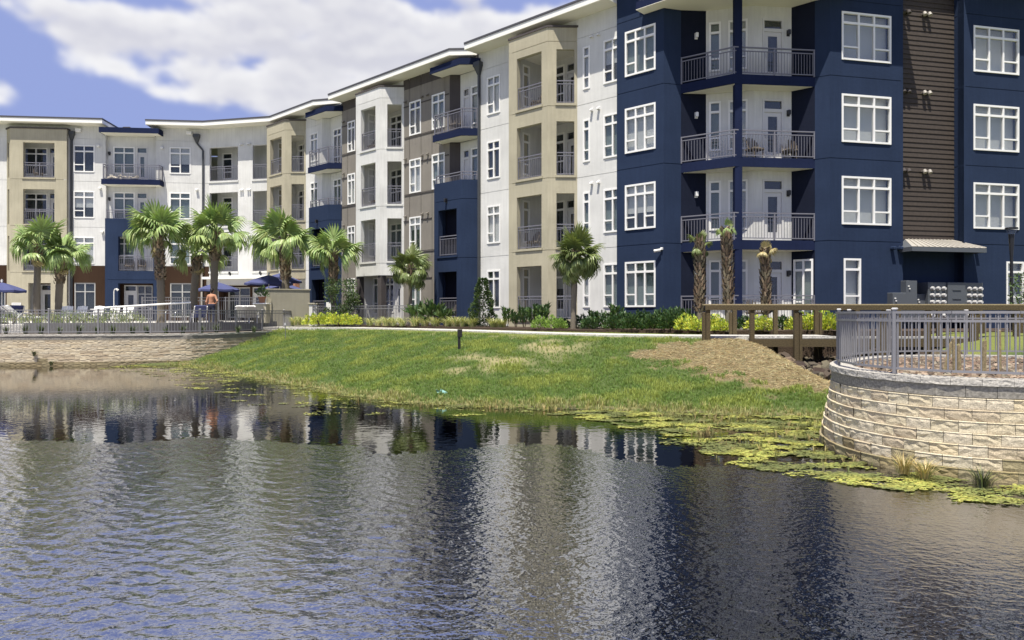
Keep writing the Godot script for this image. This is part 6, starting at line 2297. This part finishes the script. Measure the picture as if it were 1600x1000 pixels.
func person() -> void:
	var root := thing("person", "person in orange-tan top and dark trousers standing on the pool deck", "person", at_px(330.5, 36.0, 1.7), 0.0)
	var s := 1.0
	var hip := Vector3(0, 0.93, 0)
	var chest := Vector3(0.01, 1.32, 0.0)
	var neck := Vector3(0.015, 1.48, 0.0)
	var head := Vector3(0.03, 1.63, -0.015)
	var bones := [
		[hip + Vector3(-0.06, 0, 0), hip + Vector3(0.06, 0, 0), 0.125, 0.125], [hip, Vector3(0, 1.12, 0.0), 0.125, 0.12], [Vector3(0, 1.12, 0.0), chest, 0.12, 0.145],
		[chest + Vector3(-0.09, 0.05, 0), chest + Vector3(0.09, 0.05, 0), 0.10, 0.10], [chest + Vector3(0, 0.08, 0), neck, 0.09, 0.055], [neck, neck + Vector3(0.01, 0.08, -0.005), 0.052, 0.055],
		[head, head + Vector3(0, 0.05, 0.005), 0.085, 0.09], [head + Vector3(0, -0.06, -0.04), head, 0.05, 0.08], [head + Vector3(0.0, 0.0, -0.09), head + Vector3(0, -0.02, -0.105), 0.012, 0.016],
		[chest + Vector3(-0.17, 0.06, 0), Vector3(-0.24, 1.08, 0.04), 0.062, 0.045], [Vector3(-0.24, 1.08, 0.04), Vector3(-0.23, 0.84, -0.03), 0.043, 0.03], [Vector3(-0.23, 0.84, -0.03), Vector3(-0.225, 0.76, -0.04), 0.033, 0.026],
		[chest + Vector3(0.17, 0.06, 0), Vector3(0.31, 1.13, 0.06), 0.062, 0.045], [Vector3(0.31, 1.13, 0.06), Vector3(0.17, 0.98, -0.06), 0.043, 0.03], [Vector3(0.17, 0.98, -0.06), Vector3(0.13, 0.97, -0.1), 0.033, 0.026],
		[hip + Vector3(-0.09, -0.04, 0), Vector3(-0.11, 0.5, -0.01), 0.098, 0.062], [Vector3(-0.11, 0.5, -0.01), Vector3(-0.12, 0.09, 0.02), 0.064, 0.042], [Vector3(-0.12, 0.05, 0.03), Vector3(-0.14, 0.035, -0.14), 0.045, 0.035],
		[hip + Vector3(0.09, -0.04, 0), Vector3(0.10, 0.5, -0.03), 0.098, 0.062], [Vector3(0.10, 0.5, -0.03), Vector3(0.09, 0.09, 0.02), 0.064, 0.042], [Vector3(0.09, 0.05, 0.03), Vector3(0.11, 0.035, -0.14), 0.045, 0.035]]
	for i in 4:   # fingers
		var o := Vector3(0.004, 0, (i - 1.5) * 0.018)
		bones.append([Vector3(-0.225, 0.755, -0.045) + o, Vector3(-0.222, 0.69 + 0.006 * absf(i - 1.5), -0.05) + o, 0.0095, 0.008])
		bones.append([Vector3(0.13, 0.975, -0.105) + Vector3(0, (i - 1.5) * 0.018, 0), Vector3(0.085, 0.965, -0.135) + Vector3(0, (i - 1.5) * 0.018, 0), 0.0095, 0.008])
	bones.append([Vector3(-0.215, 0.79, -0.06), Vector3(-0.20, 0.745, -0.08), 0.0105, 0.009])
	bones.append([Vector3(0.155, 1.0, -0.08), Vector3(0.135, 1.03, -0.11), 0.0105, 0.009])
	var skin := Color(0.42, 0.23, 0.15)
	var tint := func(p: Vector3) -> Color:
		if p.y < 0.07:
			return Color(0.05, 0.045, 0.04)
		if p.y < 0.99 and absf(p.x) < 0.19:
			return Color(0.025, 0.03, 0.055)
		if p.y > 0.99 and p.y < 1.46 and absf(p.x) < 0.23:
			return Color(0.42, 0.20, 0.12)
		return skin
	put("body", surface_nets(bones, 0.014, tint, 0.035).mesh(), M.figure, root)
	var hair := [[head + Vector3(0, 0.06, 0.015), head + Vector3(0, 0.04, 0.03), 0.092, 0.09], [head + Vector3(0, 0.0, 0.05), head + Vector3(0, -0.06, 0.06), 0.07, 0.05]]
	put("hair", surface_nets(hair, 0.014, func(_p: Vector3) -> Color: return Color(0.015, 0.011, 0.009), 0.03).mesh(), M.figure, root)
	var face := MB.new()
	face.use_c = true
	face.cur = Color(0.02, 0.015, 0.012)
	for sx in [-0.032, 0.032]:
		face.cbox(head + Vector3(sx, 0.012, -0.083), Vector3(0.022, 0.009, 0.012))
	face.cur = Color(0.28, 0.09, 0.08)
	face.cbox(head + Vector3(0, -0.055, -0.088), Vector3(0.042, 0.01, 0.01))
	put("face", face.mesh(), M.figure, root)

func small_things() -> void:
	rng.seed = 99
	var deck := 1.7
	umbrella("dark blue patio umbrella cut by the left edge of the view", at_px(3, 35.2, deck), 1.05, 2.02)
	umbrella("blue patio umbrella with white ball finial behind the standing person", at_px(341, 41.5, deck), 1.15, 2.3)
	umbrella("widest blue patio umbrella, left of the palm behind the beige pool wall", at_px(420, 42.0, deck), 1.35, 2.75)
	umbrella("blue patio umbrella half hidden behind the widest one", at_px(437, 44.0, deck), 1.3, 2.95)
	umbrella("lowest blue patio umbrella, its canopy just above the beige pool wall", at_px(441, 46.0, deck), 1.35, 2.5)
	var cl := ["first white slatted chair from the left, by the second palm trunk", "white slatted chair between the second palm and the round table", "white slatted chair just left of the round table", "white slatted chair just right of the round table", "rightmost white slatted chair, below the white ramp rail"]
	var cx := [100.5, 120.0, 146.0, 171.0, 194.0]
	for i in 5:
		deck_chair(cl[i], at_px(cx[i], 36.4 + 0.2 * (i % 2), deck), PI + rf(-0.25, 0.25))
	lounger("sun lounger with dark blue cushions beside the left edge umbrella", at_px(20, 36.2, deck), 0.8, "umbrella_blue")
	lounger("white sun lounger under the first palm", at_px(40, 35.4, deck), -0.6, "white_plastic")
	lounger("sun lounger with blue cushions just left of the standing person", at_px(311, 36.6, deck), 0.5, "umbrella_blue")
	lounger("white looped-arm lounger, left of the pair by the cream planter", at_px(381, 37.6, deck), 0.25, "white_plastic")
	lounger("white looped-arm lounger, right of the pair by the cream planter", at_px(394, 37.6, deck), 0.2, "white_plastic")
	var tb := thing("round_table", "round white table on one leg among the slatted chairs", "table", at_px(153, 36.2, deck))
	var b := MB.new()
	b.tube([Vector3(0, 0.7, 0), Vector3(0, 0.735, 0)], [0.34, 0.34], 20)
	tp("tabletop", b, "white_plastic", tb)
	b = MB.new()
	b.tube([Vector3(0, 0.03, 0), Vector3(0, 0.7, 0)], [0.035, 0.03], 8)
	tp("leg", b, "pole_white", tb)
	b = MB.new()
	b.tube([Vector3(0, 0, 0), Vector3(0, 0.03, 0)], [0.24, 0.22], 16)
	tp("base", b, "pole_white", tb)
	# cream planter with a potted plant on it
	var pb := thing("planter_box", "cream square planter pillar beside the beige pool wall", "planter", at_px(409, 38.4, deck))
	b = MB.new()
	b.bevel_box(Vector3(0, 0.5, 0), Vector3(0.66, 1.0, 0.6), 0.02)
	tp("pillar", b, "beige", pb)
	b = MB.new()
	b.bevel_box(Vector3(0, 1.03, 0), Vector3(0.74, 0.06, 0.68), 0.015)
	tp("cap", b, "roof_white", pb)
	var pot := thing("flower_pot", "terracotta pot with a leafy plant on the cream planter pillar", "flower pot", at_px(409.5, 38.4, deck + 1.06))
	b = MB.new()
	b.tube([Vector3(0, 0, 0), Vector3(0, 0.26, 0), Vector3(0, 0.27, 0), Vector3(0, 0.34, 0)], [0.13, 0.18, 0.21, 0.21], 14)
	tp("pot", b, "terracotta", pot)
	put("plant", leaf_cloud(160, mound(0.26, 0.5), 0.16, 0.035, Color(0.07, 0.13, 0.035), 0.5, 120), M.leaf, pot, Transform3D(Basis.IDENTITY, Vector3(0, 0.3, 0)))
	# beige wall at the end of the pool terrace
	var wa := W(ray(417.5, 39.2))
	var wb := W(ray(484, 40.3))
	var F := frame_between(wa, wb)
	var wl := (wb - wa).length()
	var pw := thing("pool_wall", "tall beige rendered screen wall at the right end of the pool terrace", "wall", Vector3(wa.x, 1.3, wa.y))
	b = MB.new()
	b.box(Vector3(0, 1.2, -0.35), Vector3(wl, 3.5, 0.0), F)
	put("wall", b.mesh(), M.pool_beige, pw, pw.transform.affine_inverse())
	b = MB.new()
	b.box(Vector3(-0.04, 3.503, -0.39), Vector3(wl + 0.04, 3.56, 0.04), F)
	put("coping", b.mesh(), M.beige, pw, pw.transform.affine_inverse())
	b = MB.new()
	b.box(Vector3(0.03, 1.7, 0.003), Vector3(0.2, 3.0, 0.1), F)
	put("pilaster", b.mesh(), M.beige, pw, pw.transform.affine_inverse())
	var sp := thing("stone_pier", "short pale pier with a cap between the beige pool wall and the patio fence", "pier", at_px(490.5, 40.0, 1.5))
	b = MB.new()
	b.bevel_box(Vector3(0, 0.6, 0), Vector3(0.42, 1.2, 0.42), 0.015)
	tp("shaft", b, "white_wall", sp)
	b = MB.new()
	b.bevel_box(Vector3(0, 1.24, 0), Vector3(0.52, 0.09, 0.52), 0.02)
	tp("cap", b, "pool_beige", sp)
	# ramp rail
	var rr := thing("ramp_handrail", "long white sloping handrail above the left fence", "handrail", at_px(160, 34.6, 1.3))
	var ri := rr.transform.affine_inverse()
	var r0 := at_px(163, 34.6, 2.48)
	var r1 := at_px(298, 36.2, 2.76)
	b = MB.new()
	b.tube([r0, r1], [0.045, 0.045], 8)
	put("rail", b.mesh(), M.white_plastic, rr, ri)
	for i in 5:
		var q := r0.lerp(r1, i / 4.0)
		b = MB.new()
		b.tube([Vector3(q.x, 1.3 if i == 0 else 1.68, q.z), q], [0.025, 0.025], 6)
		put("post", b.mesh(), M.rail, rr, ri)
	# pool ladder
	var ld := thing("pool_ladder", "curved chrome pool ladder rails behind the left fence", "ladder", at_px(272, 36.0, deck))
	for sx in [-0.24, 0.24]:
		b = MB.new()
		var pts := []
		var rad := []
		for k in 11:
			var an := PI * k / 10
			pts.append(Vector3(sx, 0.42 + 0.28 * sin(an), 0.4 * cos(an)))
			rad.append(0.022)
		pts.push_front(Vector3(sx, 0, 0.4))
		rad.append(0.022)
		pts.append(Vector3(sx, 0.0, -0.4))
		rad.append(0.022)
		b.tube(pts, rad, 6)
		tp("rail", b, "chrome", ld)
	for y in [0.12, 0.3]:
		b = MB.new()
		b.box(Vector3(-0.24, y, -0.44), Vector3(0.24, y + 0.03, -0.34))
		tp("rung", b, "chrome", ld)
	# shower post and pool notice
	var sh := thing("shower_post", "slim white outdoor shower post in front of the left navy tower", "shower", at_px(178, 44.0, deck))
	b = MB.new()
	b.tube([Vector3(0, 0, 0), Vector3(0, 1.85, 0), Vector3(0.04, 1.98, 0), Vector3(0.16, 2.0, 0)], [0.03, 0.03, 0.03, 0.03], 6)
	tp("post", b, "pole_white", sh)
	b = MB.new()
	b.tube([Vector3(0.14, 2.02, 0), Vector3(0.24, 1.92, 0)], [0.04, 0.08], 8)
	tp("shower_head", b, "pole_white", sh)
	var sg := thing("notice_board", "white notice board on the left beige bay wall", "sign", FL * Vector3(1.35, 2.65, 0.515), 0.0)
	sg.transform.basis = FL.basis
	b = MB.new()
	b.box(Vector3(-0.3, -0.3, 0), Vector3(0.3, 0.3, 0.025))
	tp("board", b, "fixture_white", sg)
	for i in 5:
		b = MB.new()
		b.box(Vector3(-0.25, 0.2 - i * 0.1, 0.0252), Vector3(0.25 - 0.09 * (i % 3), 0.225 - i * 0.1, 0.029))
		tp("printed_line", b, "terracotta" if i == 4 else "rail", sg)
	var ns := thing("notice_sheet", "white paper notice fixed to the patio fence by the bushy tree", "sign", at_px(513.5, 39.2, 2.32))
	b = MB.new()
	b.box(Vector3(-0.13, 0, 0), Vector3(0.13, 0.5, 0.012))
	tp("sheet", b, "fixture_white", ns)
	b = MB.new()
	b.box(Vector3(-0.02, -0.8, -0.03), Vector3(0.02, 0.5, -0.002))
	tp("stake", b, "rail", ns)
	person()
	# bollard and garden light on the grass
	var bo := thing("bollard", "dark square bollard on the crest of the grass bank", "bollard", at_px(717.5, 23.6, ground_y(-1.72, 23.6) - 0.05))
	b = MB.new()
	b.bevel_box(Vector3(0, 0.33, 0), Vector3(0.085, 0.66, 0.085), 0.01)
	tp("post", b, "black_post", bo)
	b = MB.new()
	b.bevel_box(Vector3(0.02, 0.60, 0), Vector3(0.15, 0.26, 0.13), 0.012)
	tp("lamp_head", b, "black_post", bo)
	var gl := thing("garden_light", "thin stake light on the grass in front of the left stone wall", "garden light", at_px(446, 33.4, ground_y(-10.46, 33.4)))
	b = MB.new()
	b.tube([Vector3.ZERO, Vector3(0, 0.68, 0)], [0.016, 0.014], 6)
	tp("stake", b, "rail", gl)
	b = MB.new()
	b.tube([Vector3(0, 0.66, 0), Vector3(0, 0.74, 0), Vector3(0, 0.78, 0)], [0.05, 0.055, 0.02], 8)
	tp("lamp_head", b, "fence_cap", gl)
	# street lamp
	var sl := thing("street_lamp", "tall slim black street lamp in front of the right navy wing", "street lamp", at_px(1580.5, 26.4, 1.55))
	b = MB.new()
	b.tube([Vector3.ZERO, Vector3(0, 0.5, 0), Vector3(0, 0.52, 0), Vector3(0, 3.2, 0)], [0.09, 0.085, 0.055, 0.05], 10)
	tp("pole", b, "lamp_black", sl)
	b = MB.new()
	b.tube([Vector3(0, 2.75, 0), Vector3(0, 3.55, 0)], [0.055, 0.10], 10)
	tp("lamp_head", b, "lamp_black", sl)
	b = MB.new()
	b.tube([Vector3(0, 3.55, 0), Vector3(0, 3.74, 0)], [0.1, 0.19], 12)
	tp("lamp_glass", b, "glass", sl)
	b = MB.new()
	b.tube([Vector3(0, 3.74, 0), Vector3(0, 3.79, 0)], [0.22, 0.2], 14)
	tp("lamp_cover", b, "lamp_black", sl)
	# things on the round terrace: stakes and stones
	var st := [[1475.0, 11.2, -0.22, 0.55, "short leaning timber stake, leftmost on the round terrace"], [1492.0, 10.8, 0.02, 0.62, "timber stake, tallest of the left pair on the round terrace"], [1499.0, 11.4, 0.03, 0.5, "timber stake standing just right of the tallest one on the round terrace"], [1537.0, 11.0, -0.03, 0.58, "timber stake in the middle right of the round terrace"], [1562.0, 11.6, 0.02, 0.72, "timber stake nearest the right edge on the round terrace"]]
	for s in st:
		var o := thing("timber_stake", s[4], "stake", at_px(s[0], s[1], 1.2), 0.2, "timber stakes on the round terrace")
		b = MB.new()
		var t := Transform3D(Basis(Vector3.BACK, s[2]), Vector3.ZERO)
		b.box(Vector3(-0.028, 0, -0.014), Vector3(0.028, s[3], 0.014), t)
		b.tri(t * Vector3(-0.028, s[3], 0.014), t * Vector3(0.028, s[3], 0.014), t * Vector3(0.0, s[3] + 0.04, 0))
		tp("stake", b, "wood_light", o)
	var stones := []
	for i in 1:
		var mb := rough_stone(7)
		stones.append(mb)
	var sw := []
	var sc := []
	for i in 9000:
		var d := rf(9.2, 15.4)
		var x := rf(5.3, 13.2)
		if not Geometry2D.is_point_in_polygon(Vector2(x, d), ring_poly):
			continue
		if inside_margin(x, d) < 0.36:
			continue
		sw.append(Transform3D(Basis(Vector3(rf(-1, 1), rf(-1, 1), rf(-1, 1)).normalized(), rf(0, TAU)).scaled(Vector3.ONE * rf(0.035, 0.085)), Vector3(x, 1.23 + rf(0, 0.03), -d)))
		sc.append(vary([Color(0.16, 0.115, 0.08), Color(0.10, 0.075, 0.055), Color(0.25, 0.20, 0.15)][rng.randi() % 3], 0.25))
	scatter("river_stones", stones[0].mesh(), M.cobble, sw, sc)
	sw = []
	sc = []
	for i in 420:
		var x := rf(8.3, 13.0)
		var d := rf(20.4, 25.0)
		var gy := ground_y(x, d)
		sw.append(Transform3D(Basis(Vector3(rf(-1, 1), rf(-1, 1), rf(-1, 1)).normalized(), rf(0, TAU)).scaled(Vector3.ONE * rf(0.10, 0.24)), Vector3(x, minf(gy, 1.15) + rf(-0.08, 0.1), -d)))
		sc.append(vary([Color(0.045, 0.033, 0.026), Color(0.07, 0.052, 0.038), Color(0.12, 0.095, 0.065)][rng.randi() % 3], 0.25))
	scatter("riprap", stones[0].mesh(), M.cobble, sw, sc)
	# straw strewn over the bare patch
	sw = []
	sc = []
	var sm := MB.new()
	sm.box(Vector3(-0.5, 0, -0.02), Vector3(0.5, 0.03, 0.02))
	for i in 16000:
		var x := rf(3.0, 10.0)
		var d := rf(16.2, 23.2)
		if not Geometry2D.is_point_in_polygon(Vector2(x + rf(-0.4, 0.4), d + rf(-0.4, 0.4)), straw) or Geometry2D.is_point_in_polygon(Vector2(x, d), ring_poly):
			continue
		sw.append(Transform3D((Basis(Vector3.UP, rf(0, TAU)) * Basis(Vector3.BACK, rf(-0.3, 0.3))).scaled(Vector3.ONE * rf(0.10, 0.24)), Vector3(x, ground_y(x, d) + 0.012, -d)))
		sc.append(vary([Color(0.42, 0.34, 0.17), Color(0.28, 0.21, 0.10), Color(0.5, 0.43, 0.25)][rng.randi() % 3], 0.25))
	scatter("straw", sm.mesh(), M.cobble, sw, sc)
	# litter at the water's edge
	var li := thing("plastic_litter", "crumpled turquoise plastic litter at the water's edge", "litter", at_px(688, 18.3, 0.12))
	b = MB.new()
	for i in 6:
		var a := Vector3(rf(-0.09, 0.09), rf(0, 0.1), rf(-0.08, 0.08))
		b.tri(a, a + Vector3(rf(0.05, 0.14), rf(-0.03, 0.06), rf(-0.06, 0.06)), a + Vector3(rf(-0.04, 0.06), rf(0.03, 0.1), rf(-0.06, 0.06)))
	two_sided(M.turquoise)
	tp("sheet", b, "turquoise", li)
	# a few chairs and covers on the balconies
	var cover := thing("furniture_cover", "cream dust sheet heaped on the top left balcony", "cover", FL * Vector3(8.0, FLR(3) + 0.06, 0.3))
	cover.transform.basis = FL.basis
	var hb := []
	for i in 7:
		hb.append([Vector3(-0.7 + i * 0.27, rf(0.06, 0.2), rf(-0.1, 0.1)), Vector3(-0.5 + i * 0.27, rf(0.06, 0.26), rf(-0.1, 0.1)), rf(0.09, 0.16), rf(0.09, 0.16)])
	put("sheet", surface_nets(hb, 0.03, func(_p: Vector3) -> Color: return Color(0.62, 0.56, 0.45), 0.08).mesh(), M.figure, cover)
	var ch := [[FM, -11.9, FLR(3) + 0.1, 0.2, "dark wicker balcony chair on the upper balcony of the near taupe section"], [FM, -6.2, FLR(3) + 0.06, 0.4, "dark chair on the top balcony of the tall beige bay"], [FM, -18.6, FLR(2) + 0.06, 0.35, "dark chair on the middle balcony of the white bay"], [FR, -3.1, FLR(2), -1.0, "dark round-backed wicker chair on the third-floor corner balcony, beside the column"], [FR, -1.6, FLR(2), -0.95, "brown wicker chair by the door on the third-floor corner balcony"], [FR, -3.1, FLR(0), -1.0, "dark wicker chair on the ground-floor corner patio"],
		[FL, 8.55, FLR(1) + 0.1, 0.1, "dark chair behind the rail of the left navy tower, left of its pair"], [FL, 9.35, FLR(1) + 0.1, 0.12, "dark chair behind the rail of the left navy tower, right of its pair"], [FL, 2.5, FLR(3) + 0.06, 0.0, "low dark chair on the top balcony of the far left beige bay"], [FL, 3.1, FLR(1) + 0.06, 0.05, "dark chair on the lowest balcony of the far left beige bay"], [FM, -18.8, FLR(3) + 0.06, 0.4, "dark chair on the top balcony of the white bay"], [FM, -29.0, FLR(3) + 0.06, 0.4, "dark chair on the top balcony of the far beige bay"], [FM, -6.4, FLR(1) + 0.06, 0.4, "dark chair on the second-floor balcony of the tall beige bay"], [FM, -12.0, FLR(0) + 0.1, 0.3, "dark chair inside the ground-floor opening of the near navy tower"]]
	for c in ch:
		var o := thing("wicker_chair", c[4], "chair", c[0] * Vector3(c[1], c[2], c[3]), 0.0, "chairs on the balconies")
		o.transform.basis = Basis(Vector3.UP, rf(-0.6, 0.6)) * c[0].basis
		b = MB.new()
		b.bevel_box(Vector3(0, 0.38, 0), Vector3(0.52, 0.1, 0.5), 0.03)
		tp("seat", b, "wicker", o)
		b = MB.new()
		for k in 9:
			var an := PI * k / 8
			b.tube([Vector3(cos(an) * 0.27, 0.4, -0.25 + 0.18 * (1 - sin(an))), Vector3(cos(an) * 0.29, 0.62 + 0.28 * sin(an), -0.28 + 0.16 * (1 - sin(an)))], [0.022, 0.022], 5)
		tp("backrest", b, "wicker", o)
		for sx in [-0.22, 0.22]:
			for sz in [-0.2, 0.2]:
				b = MB.new()
				b.tube([Vector3(sx, 0, sz), Vector3(sx, 0.34, sz)], [0.02, 0.022], 6)
				tp("leg", b, "wicker", o)

func inside_margin(x: float, d: float) -> float:
	var best := 1e9
	for i in ring_pts.size() - 1:
		best = minf(best, Vector2(x, d).distance_squared_to(Geometry2D.get_closest_point_to_segment(Vector2(x, d), ring_pts[i], ring_pts[i + 1])))
	return sqrt(best)

func rough_stone(seed_n: int) -> MB:
	var r := RandomNumberGenerator.new()
	r.seed = seed_n
	var b := MB.new()
	var pts := []
	for i in 5:
		var ring := []
		for k in 7:
			var el := -PI / 2 + PI * i / 4
			var an := TAU * k / 7
			ring.append(Vector3(cos(el) * cos(an), sin(el) * 0.75, cos(el) * sin(an)) * r.randf_range(0.75, 1.15))
		pts.append(ring)
	for i in 4:
		for k in 7:
			var j := (k + 1) % 7
			b.quad(pts[i][j], pts[i][k], pts[i + 1][k], pts[i + 1][j])
	return b
